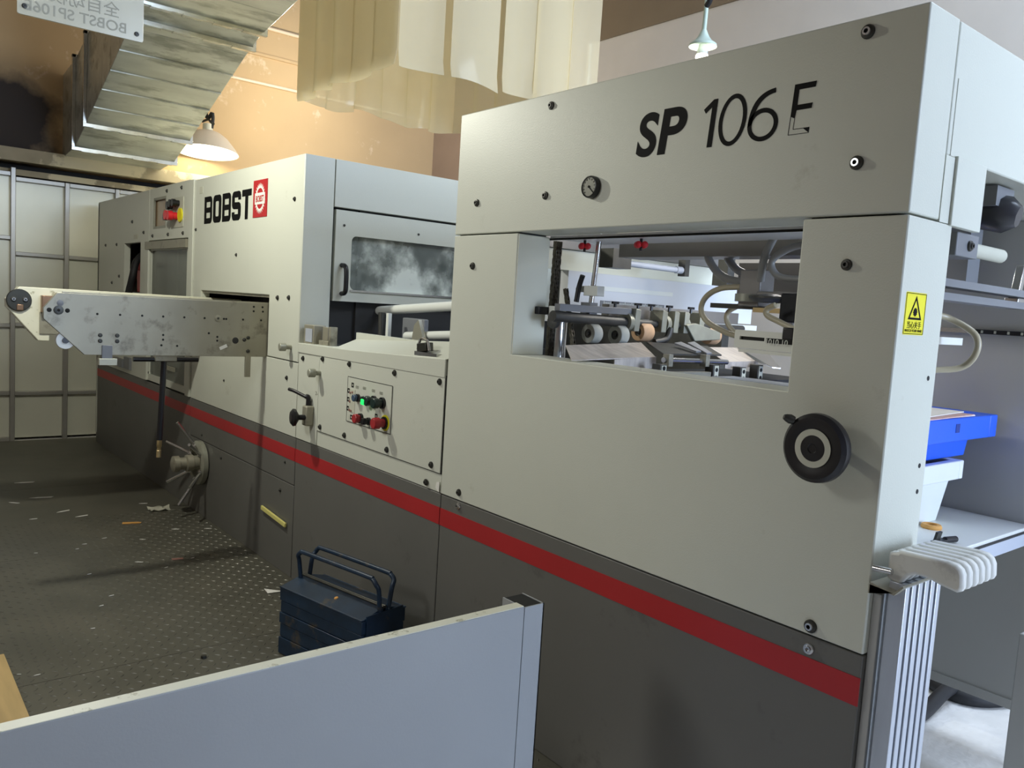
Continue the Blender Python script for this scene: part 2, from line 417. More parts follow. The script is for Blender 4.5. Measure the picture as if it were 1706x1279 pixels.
_nt.links.new(_ln.outputs['Value'], _ad.inputs[0]); _nt.links.new(_nz.outputs['Fac'], _ad.inputs[1]); _nt.links.new(_ad.outputs[0], _mr.inputs['Value'])
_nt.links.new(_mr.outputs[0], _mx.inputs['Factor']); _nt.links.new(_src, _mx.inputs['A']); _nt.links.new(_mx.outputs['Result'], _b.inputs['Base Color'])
struct('wall_back', box(-8.1, 15, 4.0, 4.2, 0, 4.26), M.plasterpink)
struct('trim_1', box(-8.1, 15, 3.985, 4.2, 4.262, 6.2), M.plasterbrown)
struct('trim_2', box(-8.1, -5.35, 3.97, 4.0, 0, 4.26), M.plastergrey)
struct('trim_3', box(-5.35, -5.32, 3.972, 4.0, 0, 4.26), M.white)
struct('ceiling', box(-8.3, 15, -5, 4.2, 6.0, 6.2), M.ceiling)
struct('wall_front', box(-8.3, 15, -5.2, -5, 0, 6.2), M.plastergrey)
struct('wall_side', box(5.0, 5.15, -5, 0.5, 0, 6.0), M.plastergrey)
struct('wall_right', MB().box(14.8, 15, -5, -1.0, 0, 6).box(14.8, 15, -1.0, 4.0, 5.8, 6), M.plasterpink)
struct('trim_4', MB().box(-8.14, -7.98, -5, 3.98, 2.62, 2.74), M.lintel)
for y0, y1, z, r in ((1.0, 3.9, 3.83, 0.018), (1.0, 3.9, 4.43, 0.02)):
    solo('conduit_pipe', MB().cyl((-8.075, y0, z), (-8.075, y1, z), r, n=12), M.pipe,
         'pale conduit pipe running along tan wall, %s of the two' % ('lower' if z < 4 else 'upper'), 'pipe', (-8.075, y0, z))
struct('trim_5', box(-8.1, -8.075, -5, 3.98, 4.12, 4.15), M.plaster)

# sheet metal partition under the lintel
pt = thing('partition_screen', 'framed sheet metal partition standing at far end of the walkway', 'partition', (-8.05, -0.5, 0))
posts = [-2.9, -2.3, -1.7, -1.18, -0.67, -0.224, 0.22, 0.66, 1.1]
for i in range(len(posts)-1):
    y0, y1 = posts[i]+0.02, posts[i+1]-0.02
    lv = [0.02, 0.458, 1.111, 1.775, 2.46] if posts[i] > -0.68 else [0.02, 0.46, 1.10, 1.916, 2.5]
    for j in range(4):
        part('panel', box(-8.06, -8.05, y0-0.018, y1+0.018, lv[j]+0.005, lv[j+1]-0.005), M.sheet, pt)
        if j or posts[i] < -0.68:
            part('rail', box(-8.05, -7.995, y0, y1, lv[j]-0.018, lv[j]+0.018), M.tube, pt, bv=0.004)
    part('rail', box(-8.05, -7.995, y0, y1, lv[4]-0.02, lv[4]+0.02), M.tube, pt, bv=0.004)
for p in posts:
    part('post', box(-8.05, -7.985, p-0.02, p+0.02, 0.0, 2.56 if p < -0.6 else 2.48), M.tube, pt, bv=0.004)
struct('trim_6', box(-8.12, -8.07, -3, 1.6, 2.50, 2.555), M.lintel)
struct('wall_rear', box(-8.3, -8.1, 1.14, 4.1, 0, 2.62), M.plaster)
struct('wall_end', box(-8.4, -8.3, -5, 4.2, 0, 6.2), M.core)

# checker plate walkway
dk = thing('checker_plate_walkway', 'dark steel checker plate walkway on the floor beside the machine', 'walkway', (-4.0, -0.9, 0))
for a, b_ in ((-7.98, -5.9), (-5.897, -4.18), (-4.177, -2.55), (-2.547, -0.95)):
    part('plate', box(a, b_, -2.4, 0.05, 0.0, 0.0058), M.deck, dk)
lg = MB()
for i in range(0, 92):
    for j in range(0, 34):
        x = -4.9 + i*0.043; y = -1.42 + j*0.042
        if y > -0.02 or x > -1.0: continue
        a = math.radians(45 if (i+j) % 2 else -45) ; c, s_ = math.cos(a), math.sin(a)
        L, Wd, h = 0.0145, 0.0034, 0.0022
        vs = [(x+c*u-s_*v, y+s_*u+c*v, 0.006+w) for u, v, w in ((-L,0,0),(0,-Wd,0),(L,0,0),(0,Wd,0),(-L*.5,0,h),(L*.5,0,h))]
        lg.add(vs, [(0,1,4),(1,5,4),(1,2,5),(2,3,5),(3,4,5),(3,0,4)])
part('tread_lug', lg, M.lug, dk, kind='stuff')

# ================================================================== feeder
fd = thing('feeder_unit', 'tall grey feeder unit at near end of machine, lettered SP 106 E with window opening', 'machine', (-0.9, 0.7, 0))
part('top_cover', box(-1.8, 0, 0, 0.152, 1.836, 2.30), M.cream, fd, bv=0.004)
part('top_hood', MB().box(-1.8, 0, 0.156, 1.62, 1.99, 2.298), M.cream, fd, bv=0.004)
part('front_panel', MB().prism([(x, 0, z) for x, z in ((-1.8,.788),(0,.788),(0,1.831),(-.266,1.831),(-.266,1.393),(-1.404,1.393),(-1.404,1.831),(-1.8,1.831))], (0, .15, 0)), M.cream, fd, bv=0.003)
part('end_panel', box(-0.05, 0.0009, 0.0012, 0.225, 0.789, 1.8305), M.cream, fd, bv=0.002)
part('end_post', box(-0.06, 0.0009, 0.153, 0.2, 1.832, 1.9895), M.cream, fd)
part('end_flap', box(-0.01, 0.008, 0.203, 0.372, 1.828, 1.994), M.cream, fd, bv=0.002)
part('hinge_cover', box(-0.01, 0.002, 0.172, 0.192, 1.99, 2.17), M.cream, fd, bv=0.001)
part('skirt', MB().box(-1.8, 0, 0.003, 0.2, 0.006, 0.783), M.skirt, fd, bv=0.003)
part('stripe', box(-1.8, 0.0, 0.0012, 0.004, 0.657, 0.728), M.red, fd, 'red stripe along the grey skirt')
part('core_frame', MB().box(-1.79, -1.41, 0.02, 0.14, 0.75, 1.95).box(-0.255, -0.02, 0.02, 0.14, 0.75, 1.95).box(-1.79, -0.02, 0.02, 0.14, 0.75, 0.8), M.core, fd)
part('jamb_plate', box(-1.404, -1.4, 0.004, 0.152, 1.394, 1.828), M.creamlight, fd)
part('far_side_frame', MB().box(-0.76, -0.03, 1.42, 1.5, 0.21, 1.99), M.panelgrey, fd, bv=0.004)
part('far_side_rail', box(-0.76, -0.03, 1.414, 1.42, 0.21, 0.245), M.panelgrey, fd)
for x, z, k in ((-.142,2.263,0),(-.138,1.959,0),(-1.265,2.258,1),(-1.266,1.955,1),(-1.663,1.953,1),(-1.667,1.713,1),
                (-.138,1.717,1),(-1.673,.82,1),(-1.676,.764,2),(-.138,.811,0),(-.138,.751,2)):
    inst('bolt', (BOLT, BOLT_D, BOLT_C)[k], fd, (x, 0.003 if z < .78 else 0, z))
for y, z in ((.185,1.454),(.19,1.235),(.193,1.169)):
    inst('hole_plug', PLUG_X, fd, (0, y, z))
# gauge
g = MB(); g.use(0).lathe((-1.035, 0, 1.966), (0,-1,0), [(.036, 0), (.036, .014), (.034, .02), (.031, .021), (.030, .017)], 32, cap0=False, cap1=False)
part('gauge_ring', g, M.black, fd)
g = MB().lathe((-1.035, 0, 1.966), (0,-1,0), [(.0305, .014), (.0305, .0175)], 32)
gf = part('gauge_face', g, M.gauge, fd, 'grey round pressure gauge face')
g = MB().obox((-1.026, -.0185, 1.957), ((.75,0,-.66), (.66,0,.75), (0,1,0)), (.016, .0014, .0007)).lathe((-1.035,-.017,1.966), (0,-1,0), [(.004,0),(.004,.003)], 12)
part('needle', g, M.ink, gf)
g = MB()
for k in range(11):
    a = math.radians(225-27*k)
    g.obox((-1.035+.025*math.cos(a), -.018, 1.966+.025*math.sin(a)), ((math.cos(a),0,math.sin(a)), (-math.sin(a),0,math.cos(a)), (0,1,0)), (.0028,.0008,.0004))
part('scale_marks', g, M.ink, gf)
# handwheel
HW = (-.126, 0, 1.274)
h = MB().lathe(HW, (0,-1,0), [(.014,0),(.014,.05),(.06,.055),(.080,.062),(.0845,.075),(.083,.088),(.074,.097),(.060,.098),(.048,.093)], 44)
hw = part('handwheel', h, M.black, fd, 'black handwheel with white ring')
part('white_ring', on_front(flat([circ(0,0,.0465,40), circ(0,0,.0315,40)], .002), HW[0], HW[2], -.0945), M.label, hw)
part('hub_cap', MB().lathe(HW, (0,-1,0), [(.031,.09),(.031,.096),(.012,.0975),(.010,.0955)], 28), M.black, hw)
part('crank_knob', MB().lathe((-.185, -.09, 1.333), (-.55,-.62,.25), [(.010,0),(.012,.01),(.009,.02),(.006,.026)], 14), M.boltd, hw)
# lettering
def stroke_text(strokes): pass
def fit(shape, x0, x1, z0, z1):
    vs, fs = shape; xs = [v[0] for v in vs]; zs = [v[1] for v in vs]; a, b, c, d = min(xs), max(xs), min(zs), max(zs)
    return [(x0+(v[0]-a)/(b-a)*(x1-x0), z0+(v[1]-c)/(d-c)*(z1-z0), v[2]) for v in vs], fs
part('letter', on_front(fit(text('S', .158, .0012, .12, .0042), -.857, -.774, 2.041, 2.171), 0, 0, -.0006), M.ink, fd, 'bold black letter S')
part('letter', on_front(fit(text('P', .158, .0012, .12, .0042), -.772, -.667, 2.042, 2.173), 0, 0, -.0006), M.ink, fd, 'bold black letter P')
part('numeral', on_front(flat([[(-.590,2.044),(-.573,2.044),(-.563,2.174),(-.576,2.174),(-.609,2.150),(-.602,2.139),(-.581,2.154)]], .0012), 0, 0, -.0006), M.ink, fd, 'thin black numeral 1')
sh_ = lambda pts: [(u+.08*(v-2.109), v) for u, v in pts]
part('numeral', on_front(flat([sh_(circ(-.5095,2.109,.045,36,.069)), sh_(circ(-.5095,2.109,.0325,36,.057))], .0012), 0, 0, -.0006), M.ink, fd, 'thin black numeral 0')
def bez(a, c, b, n=14): return [((1-t)**2*a[0]+2*t*(1-t)*c[0]+t*t*b[0], (1-t)**2*a[1]+2*t*(1-t)*c[1]+t*t*b[1]) for t in [k/n for k in range(n+1)]]
six = on_front(flat([circ(-.4125,2.084,.0465,36,.043), circ(-.4125,2.084,.034,36,.031)], .0012), 0, 0, -.0006)
v6, f6 = flat([bez((-.459,2.082),(-.456,2.168),(-.381,2.174)) + bez((-.380,2.162),(-.436,2.158),(-.4462,2.088))], .0012)
six.add([(u, -.0006-w, v) for u, v, w in v6], f6)
part('numeral', six, M.ink, fd, 'thin black numeral 6')
E_ = [(.006,.125),(.066,.125),(.064,.111),(.019,.111),(.017,.073),(.060,.073),(.058,.060),(.016,.060),(.013,.040),(.001,.046)]
part('letter', on_front(flat([[(u, v) for u, v in E_]], .0012), -.331, 2.047, -.0006), M.ink, fd, 'half peeled black letter E')
e2 = MB()
for (a, b_) in (((.001,.046),(-.002,0)), ((-.002,0),(.056,0)), ((.013,.04),(.011,.013)), ((.011,.013),(.057,.013))):
    p = Vector((a[0], 0, a[1])); q = Vector((b_[0], 0, b_[1])); d = (q-p).normalized()
    e2.obox(Vector((-.331, -.0004, 2.047))+(p+q)/2, (d, d.cross(Vector((0,1,0))), (0,1,0)), ((q-p).length/2, .0006, .0004))
e2.prism([(-.331+.040, 0, 2.059), (-.331+.057, 0, 2.06), (-.331+.056, 0, 2.047)], (0, -.0008, 0))
part('glue_outline', e2, M.ink, fd)
# sticker on the end face
STK = part('warning_sticker', on_end(flat([rrect(0,0,.104,.100,.004)], .0012), .026, 1.558, .0008), M.yellow, fd, 'yellow pinch warning sticker')
ST = lambda shp, u, v: on_end(shp, .026+u, 1.558+v, .0018)
part('sticker_border', ST(flat([rect(.002,.002,.102,.098), rect(.0035,.0035,.1005,.0965)], .0006), 0, 0), M.ink, STK)
part('sticker_triangle', ST(flat([[(.018,.036),(.086,.036),(.052,.092)], [(.027,.041),(.077,.041),(.052,.083)]], .0006), 0, 0), M.ink, STK)
gear = []
for k in range(40):
    a = 2*math.pi*k/40; r = .0105 if k % 4 < 2 else .0085
    gear.append((.052+r*math.cos(a), .054+r*math.sin(a)))
part('sticker_symbol', ST(flat([gear], .0006), 0, 0), M.ink, STK)
part('sticker_text', ST(text('当心夹手', .0185, .0006, align='CENTER'), .052, .0165), M.ink, STK)
part('sticker_text', ST(text('WATCH YOUR HAND', .0088, .0006, align='CENTER'), .052, .007), M.ink, STK)

# ---- inside the feeder
part('under_cover_plate', MB().box(-1.40, -.27, .153, .40, 1.827, 1.8355), M.pale, fd)
part('cover_gasket', box(-1.40, -.267, .150, .156, 1.820, 1.8265), M.seam, fd)
part('upper_crossbeam', MB().box(-1.35, -.10, .47, .60, 1.784, 1.842), M.midsteel, fd, bv=.003)
part('side_crossbeam', MB().box(-1.80, -1.74, .3, 1.62, 1.832, 1.93), M.midsteel, fd)
part('rear_panel', MB().box(-1.79, -1.77, .3, 1.62, 1.742, 1.83), M.creamlight, fd)
bm = part('guide_beam', MB().box(-1.79, -1.74, .573, 1.95, 1.552, 1.74), M.pale, fd)
part('slot_strip', box(-1.741, -1.737, .70, 1.277, 1.664, 1.684), M.white, bm)
rl = part('ruler_strip', box(-1.741, -1.737, .78, 1.22, 1.578, 1.62), M.grey, bm)
rk = MB()
for k in range(44): rk.box(-1.737, -1.7362, .80+k*.0093, .803+k*.0093, 1.598, 1.614 if k % 5 else 1.618)
part('ruler_marks', rk, M.white, rl)
part('rear_shelf', MB().box(-1.79, -1.70, .3, 1.95, 1.515, 1.545), M.white, fd)
cyl_ = part('air_cylinder', MB().cyl((-1.5, .68, 1.778), (-1.5, 1.0, 1.776), .013).cyl((-1.5,.66,1.778),(-1.5,.68,1.778),.016).cyl((-1.5,1.0,1.776),(-1.5,1.04,1.776),.016), M.beam, fd)
part('mount_block', box(-1.54, -1.46, .555, .665, 1.752, 1.83), M.dark, fd)
part('mount_block', box(-1.52,-1.48,1.04,1.07,1.75,1.84), M.dark, fd)
for x in (-1.315, -1.036):
    kb = MB()
    for dx, dy in ((-.017,0),(.017,0),(0,-.013),(0,.013)): kb.sphere((x+dx, .25+dy, 1.806), .0125, 10, 6)
    kk = part('star_knob', kb, M.red_bright, fd, 'red star knob')
    part('knob_stem', MB().cyl((x, .25, 1.785), (x, .25, 1.829), .005), M.black, kk)
# vertical rod with clamp
rd = part('clamp_rod', MB().cyl((-1.289,.3,1.86), (-1.310,.3,1.60), .010), M.chrome, fd)
part('rod_clamp', MB().box(-1.335, -1.262, .28, .318, 1.625, 1.662).cyl((-1.4,.31,1.65),(-1.335,.31,1.65),.012), M.white, rd, bv=.002)
part('clamp_lever', MB().tube(((-1.36,.27,1.60),(-1.36,.28,1.66),(-1.345,.28,1.70)), .010), M.black, rd)
part('rod_foot', MB().box(-1.345, -1.295, .28, .32, 1.535, 1.60), M.grey, rd)

# lift chains
def chain(x0, z0, x1, z1, y, wid, rows, label, pitch=.0165):
    b = MB(); n = int(math.hypot(x1-x0, z1-z0)/pitch); d = Vector((x1-x0, 0, z1-z0)).normalized(); w = Vector((0,1,0)); s = d.cross(w)
    for r in range(rows):
        oy = (r-(rows-1)/2)*.017
        for i in range(n):
            c = Vector((x0, y+oy, z0)) + d*(i+.5)*pitch
            for sgn in (-1, 1):
                b.obox(c + w*sgn*(.0055 if i % 2 else .0038), (d, s, w), (pitch*.62, wid*.30, .0012))
            b.cyl(c - d*pitch*.5 - w*.008, c - d*pitch*.5 + w*.008, wid*.24, n=8)
    solo('lift_chain', b, M.chain, label, 'chain', (x0, y, z0))
chain(-1.445, 1.36, -1.435, 1.835, .225, .03, 2, 'dark double roller chain hanging beside left jamb of feeder window')
chain(-1.295, 1.36, -1.385, 1.66, .23, .026, 1, 'slim dark roller chain slanting down to sill of feeder window')
cb = solo('chain_guard', MB().lathe((-1.45,.27,1.36),(0,0,1),[(.034,0),(.034,.16)],20), M.chrome, 'bright round steel chain guard tube standing at left of feeder window', 'guard', (-1.45,.27,1.36))
ck = thing('chain_clamp', 'black bar with white block clamped across the lift chain', 'clamp', (-1.38,.15,1.55))
part('bar', MB().box(-1.43, -1.375, .10, .165, 1.545, 1.573), M.black, ck, bv=.003)
part('block', MB().box(-1.375, -1.335, .145, .185, 1.54, 1.578), M.white, ck, bv=.002)
part('bearing', MB().lathe((-1.355,.165,1.518),(.2,-1,0),[(.022,0),(.022,.02),(.010,.024)],16), M.dark, ck)

# feed wheels on their shaft
fs = thing('feed_wheel_shaft', 'greenish grey shaft with four feed wheels inside the feeder window', 'feed shaft', (-1.3,.55,1.53))
part('shaft', MB().cyl((-1.3,.10,1.542),(-1.3,.52,1.532),.020).cyl((-1.3,.52,1.532),(-1.3,1.25,1.53),.016), M.dark, fs)
part('guide_bar', MB().box(-1.315,-1.285,.12,.50,1.562,1.588), M.grey, fs, bv=.002)
def fwheel(y, z, r, t, m, label, x=-1.3):
    w = part('feed_wheel', MB().lathe((x,y,z),(0,1,0),[(r*.45,0),(r*.92,0),(r,t*.12),(r,t*.88),(r*.92,t),(r*.45,t)],28,cap0=False,cap1=False), m, fs, label)
    part('wheel_hub', MB().lathe((x,y+.004,z),(0,1,0),[(r*.46,0),(r*.46,t-.008)],18).lathe((x,y-.006,z),(0,1,0),[(r*.2,0),(r*.2,.012)],12), M.dark, w)
fwheel(.285, 1.484, .038, .045, M.wheelgrey, 'grey feed wheel nearest the chains')
fwheel(.430, 1.482, .040, .045, M.wheelgrey, 'second grey feed wheel')
fwheel(.560, 1.498, .038, .062, M.tan, 'tan feed wheel in middle of the shaft')
fwheel(1.000, 1.494, .038, .060, M.tan, 'tan rimmed feed wheel at right of the shaft')
for y in (.50, .66, .735, .80, .90):
    b = pyz([(y, 1.50), (y+.03, 1.50), (y+.034, 1.585), (y+.004, 1.59)], -1.335, -1.265)
    bk = part('wheel_bracket', b, M.greenish, fs, bv=.003)
for y in (.48, .70, .82):
    part('clamp_ring', MB().lathe((-1.3,y,1.535),(0,1,0),[(.036,0),(.036,.022),(.03,.026)],20), M.greenish, fs)
for y in (.42, .55, .63, .74, .88):
    part('thumb_screw', MB().cyl((-1.3,y,1.585),(-1.3,y,1.604),.006,n=8).obox((-1.3,y,1.606),((0,1,0),(1,0,0),(0,0,1)),(.017,.005,.005)), M.black, fs)
part('rear_bar', MB().box(-1.40,-1.36,.45,1.3,1.55,1.60), M.midsteel, fs)
part('wheel_arm', pyz([(.80,1.535),(.86,1.545),(1.03,1.512),(1.03,1.48),(.86,1.47)], -1.27,-1.25), M.greenish, fs, bv=.003)
part('fork_arm', MB().tube(((-1.28,.64,1.46),(-1.27,.70,1.475),(-1.27,.72,1.52)), .014), M.dark, fs)

# tongue plates and blocks of the feed table
ft = thing('feed_table', 'worn steel tongue plates with drilled blocks behind sill of feeder window', 'feed table', (-1.05,.5,1.35))
part('tongue_plate', MB().prism([(-1.22,.10,1.442),(-1.27,.55,1.458),(-1.10,.445,1.415),(-1.10,.02,1.40)], (0,0,-.004)), M.tongue, ft)
part('tongue_front', MB().prism([(-1.10,.225,1.402),(-1.10,.445,1.415),(-1.10,.447,1.372),(-1.10,.225,1.366)], (.004,0,0)), M.tongue, ft)
part('tongue_plate', MB().prism([(-1.20,.86,1.45),(-1.20,1.10,1.452),(-1.05,1.02,1.408),(-1.05,.80,1.402)], (0,0,-.004)), M.tongue, ft)
part('tongue_front', MB().prism([(-1.05,.80,1.402),(-1.05,1.02,1.408),(-1.05,1.02,1.384),(-1.05,.80,1.376)], (.004,0,0)), M.tongue, ft)
part('pointed_plate', MB().prism([(-1.2,1.08,1.455),(-1.15,1.2,1.46),(-.905,.965,1.392),(-.92,.93,1.394),(-1.05,1.0,1.41)], (0,0,-.003)), M.chrome, ft)
part('dark_tray', MB().prism([(-1.25,.56,1.462),(-1.2,.88,1.455),(-1.06,.79,1.43),(-1.06,.44,1.43)], (0,0,-.006)), M.dark, ft)
part('clip_plate', MB().prism([(-1.16,.62,1.46),(-1.16,.66,1.465),(-1.06,.66,1.437),(-1.06,.63,1.435)], (0,0,.006)), M.grey, ft)
part('clip_plate', MB().prism([(-1.16,.70,1.462),(-1.16,.74,1.468),(-1.04,.70,1.432),(-1.04,.67,1.43)], (0,0,.006)), M.grey, ft)
part('cross_rod', MB().cyl((-1.04,.42,1.408),(-1.04,.80,1.402),.010), M.chrome, ft)
part('lower_bar', MB().box(-1.02,-.99,.36,.64,1.345,1.368), M.steel, ft)
part('bed_plate', MB().box(-1.4,-.95,.0+.16,1.3,1.30,1.34), M.core, ft)
def dblock(y, z0, z1, x=-1.0, m=M.dark):
    k = part('drilled_block', MB().box(x-.04, x, y, y+.035, z0, z1), m, ft, bv=.002)
    fc = part('block_face', box(x, x+.002, y+.006, y+.031, z0+.004, z1-.004), M.label, k)
    for i in range(2):
        zz = z0+(z1-z0)*(.3+.42*i)
        part('bolt_hole', MB().lathe((x+.001,y+.018,zz),(1,0,0),[(.008,0),(.008,.002)],12), M.seam, k)
dblock(.360, 1.345, 1.395); dblock(.665, 1.325, 1.395); dblock(.84, 1.322, 1.386); dblock(.955, 1.322, 1.395)
for y in (.44, .655):
    part('rod_holder', MB().box(-1.05,-1.02,y-.012,y+.012,1.385,1.43), M.steel, ft, bv=.002)
part('sill_tray', MB().box(-.62,-.27,.152,.26,1.375,1.394), M.beam, ft)
solo('spare_chain', (lambda b: b)(MB().tube(((-.80,1.02,1.31),(-.80,1.02,1.46),(-.80,1.03,1.56)),.012,8)), M.chain, 'dark vertical chain behind pointed plate at right of feeder window', 'chain', (-.80,1.02,1.31))

# suction head
sh = thing('suction_head', 'dark suction head with looping grey and beige hoses at right of feeder window', 'suction head', (-.65,.45,1.60))
part('body', MB().box(-.735,-.655,.41,.49,1.615,1.735).box(-.66,-.50,.40,.47,1.63,1.665), M.midsteel, sh, bv=.004)
part('collar', MB().cyl((-.70,.42,1.63),(-.70,.42,1.655),.045,n=24), M.greenish, sh)
part('disc', MB().lathe((-.60,.40,1.630),(0,0,1),[(.055,0),(.072,.012),(.072,.018),(.03,.026)],28), M.dark, sh)
part('arm_plate', MB().box(-.86,-.66,.43,.47,1.606,1.622), M.boltd, sh)
part('brass_plate', MB().box(-.66,-.54,.39,.46,1.597,1.612), M.brass, sh)
part('side_block', MB().box(-.545,-.43,.36,.42,1.57,1.66), M.rubber, sh, bv=.006)
part('column', MB().cyl((-.66,.62,1.50),(-.66,.62,1.59),.026), M.chrome, sh)
part('rear_plate', MB().box(-.95,-.45,.70,.78,1.66,1.78), M.midsteel, sh)
for pts, r, m, nm in (
    (((-.95,.5,1.84),(-.939,.5,1.781),(-.885,.5,1.725),(-.816,.5,1.702),(-.73,.5,1.703)), .014, M.hose_grey, 'thick grey hose'),
    (((-.92,.56,1.84),(-.899,.56,1.785),(-.85,.55,1.745),(-.80,.55,1.727),(-.74,.52,1.722)), .014, M.hose_grey, 'thick grey hose'),
    (((-.61,.4,1.84),(-.635,.4,1.79),(-.645,.4,1.75),(-.66,.42,1.70)), .013, M.hose_grey, 'grey hose'),
    (((-.46,.4,1.812),(-.535,.4,1.806),(-.60,.4,1.775),(-.612,.4,1.745),(-.58,.4,1.712),(-.50,.4,1.705),(-.44,.4,1.708)), .011, M.hose_grey, 'grey hose'),
    (((-.68,.45,1.682),(-.766,.45,1.679),(-.84,.45,1.672),(-.895,.45,1.643),(-.913,.45,1.598),(-.88,.45,1.556),(-.80,.45,1.524),(-.72,.45,1.51)), .010, M.hose_beige, 'beige hose loop'),
    (((-.64,.5,1.628),(-.70,.5,1.628),(-.772,.5,1.623),(-.828,.5,1.60),(-.84,.5,1.572),(-.82,.5,1.54),(-.78,.5,1.515),(-.73,.5,1.50)), .009, M.hose_beige, 'beige hose loop'),
    (((-.52,.3,1.62),(-.547,.3,1.607),(-.545,.3,1.588),(-.50,.3,1.57),(-.44,.3,1.548)), .009, M.hose_beige, 'beige hose')):
    part('hose', MB().tube(pts, r, 10), m, sh)
sb = thing('side_stop_scale', 'white slotted scale bar with numbers at right of feeder window', 'scale bar', (-.43,.12,1.49))
part('bar', on_front(flat([rrect(0,0,.24,.052,.006), rect(.018,.024,.10,.034), rect(.105,.02,.20,.034)], .008), -.525, 1.489, .12), M.white, sb)
part('slot_back', MB().box(-.51,-.32,.126,.128,1.505,1.527), M.core, sb)
part('numerals', on_front(text('1010 10', .022, .0008), -.42, 1.506, .112), M.white, sb)
part('foot_rail', MB().box(-.50,-.28,.105,.14,1.478,1.487), M.white, sb)
part('lock_knob', MB().box(-.355,-.32,.09,.13,1.522,1.556), M.black, sb, bv=.004)

# ---- right end of the feeder, seen past the end panel
dm = thing('hoist_motor', 'black faceted hoist motor hanging under feeder hood', 'motor', (-.05,.6,1.93))
part('housing', MB().lathe((-.11,.66,1.925),(1,.1,-.22),[(.03,-.03),(.052,0),(.052,.07),(.03,.10)],8), M.motor, dm)
part('bracket', MB().box(-.10,-.05,.60,.72,1.93,1.985), M.grey, dm)
part('rear_support_plate', MB().box(-.62,-.35,1.2,1.30,1.74,1.985), M.grey, fd)
part('pivot_block', MB().box(-.09,-.015,.30,.43,1.765,1.825), M.grey, fd, bv=.003)
inst('bolt', BOLT_X, fd, (-.015,.375,1.795))
part('drive_shaft', MB().cyl((-.05,.43,1.795),(-.03,.62,1.79),.019), M.label, fd)
part('support_rail', MB().box(-.10,-.05,.30,1.15,1.69,1.71).box(-.12,-.06,.30,.95,1.655,1.675), M.grey, fd)
part('chrome_lever', MB().obox((-.09,.94,1.735),((0,.25,1),(0,1,-.25),(1,0,0)),(.055,.014,.012)).box(-.11,-.07,.90,.95,1.655,1.69), M.chrome, fd, bv=.003)
part('scale_rail', MB().box(-.14,-.12,.36,.66,1.535,1.556), M.white, fd)
part('slotted_rail', MB().box(-.40,-.05,1.405,1.419,1.574,1.59), M.black, fd, 'black rail with pale slots')
part('rail_slots', (lambda b: [b.box(-.36+k*.045,-.352+k*.045,1.404,1.406,1.577,1.587) for k in range(6)] and b)(MB()), M.label, fd)
part('bright_rail', MB().box(-.55,-.40,1.405,1.419,1.574,1.59), M.chrome, fd)
solo('air_hose', MB().tube(((-.13,.42,1.62),(-.10,.5,1.61),(-.035,.52,1.57),(-.025,.52,1.52),(-.06,.52,1.475),(-.12,.46,1.462)), .009, 10), M.hose_beige,
     'beige air hose looping out past the end panel', 'hose', (-.1,.5,1.46))
# ---- pile table with crates
tb = thing('pile_table', 'pale scratched pile table at end of the feeder', 'table', (-.6,.9,.84))
part('table_top', MB().box(-1.2,-.118,.235,1.415,.862,.90), M.white, tb, bv=.003)
part('edge_strip', MB().box(-.118,-.108,.235,1.40,.84,.885), M.beam, tb)
part('edge_seam', MB().box(-.1185,-.1075,.235,1.40,.885,.889), M.core, tb)
def crate(name, label, m, x0, x1, y0, y1, z0, z1, rimz, ov, tap):
    c = thing(name, label, 'crate', ((x0+x1)/2, (y0+y1)/2, z0))
    b = MB()
    def ring(i, z): return [(x0+i,y0+i,z),(x1-i,y0+i,z),(x1-i,y1-i,z),(x0+i,y1-i,z)]
    v = ring(tap, z0)+ring(0, rimz)+ring(.008, rimz)+ring(tap+.008, z0+.008)
    f = [(0,3,2,1)]
    for k in range(4):
        k2 = (k+1) % 4; f += [(k,k2,4+k2,4+k),(4+k,4+k2,8+k2,8+k),(8+k,8+k2,12+k2,12+k)]
    f.append((12,13,14,15)); b.add(v, f)
    part('body', b, m, c, bv=.004)
    r = MB()
    for a in ((x0-ov,x1+ov,y0-ov,y0),(x0-ov,x1+ov,y1,y1+ov),(x0-ov,x0,y0,y1),(x1,x1+ov,y0,y1)):
        r.box(a[0],a[1],a[2],a[3],rimz-.001,z1)
    part('rim', r, m, c, bv=.004)
    return c
crate('white_crate', 'white plastic crate on pile table under the blue crate', M.cratewhite, -.66,-.31, .62,1.155, .9,1.125, 1.06, .03, .022)
c = crate('blue_crate', 'blue plastic crate stacked on the white crate', M.crateblue, -.74,-.32, .60,1.305, 1.127,1.285, 1.205, .065, .008)
part('rim_slot', box(-.256,-.2535,1.02,1.05,1.235,1.265), mat('deep_blue_recess', (24,56,140), .6), c)
for k, (dx, dy, m) in enumerate(((0,0,M.paper),(.02,-.03,M.paperred),(-.01,-.02,M.paper))):
    solo('printed_sheet', MB().obox((-.40+dx,.93+dy,1.288+k*.004),((math.cos(.05*k),math.sin(.05*k),0),(-math.sin(.05*k),math.cos(.05*k),0),(0,0,1)),(.14,.25,.0016)), m,
         ('bottom','middle','top')[k]+' sheet of the paper pile on blue crate', 'paper', (-.4,.93,1.2865+k*.004), 'paper pile on the blue crate')
cl = thing('black_clip', 'small black clamp lying on near edge of pile table', 'clamp', (-.17,.82,.9))
part('body', MB().box(-.19,-.165,.76,.84,.90,.915).cyl((-.175,.83,.912),(-.16,.88,.912),.010), M.black, cl, bv=.002)
part('lever', MB().obox((-.178,.785,.928),((.2,0,1),(0,1,0),(1,0,-.2)),(.016,.016,.004)), M.boltd, cl)
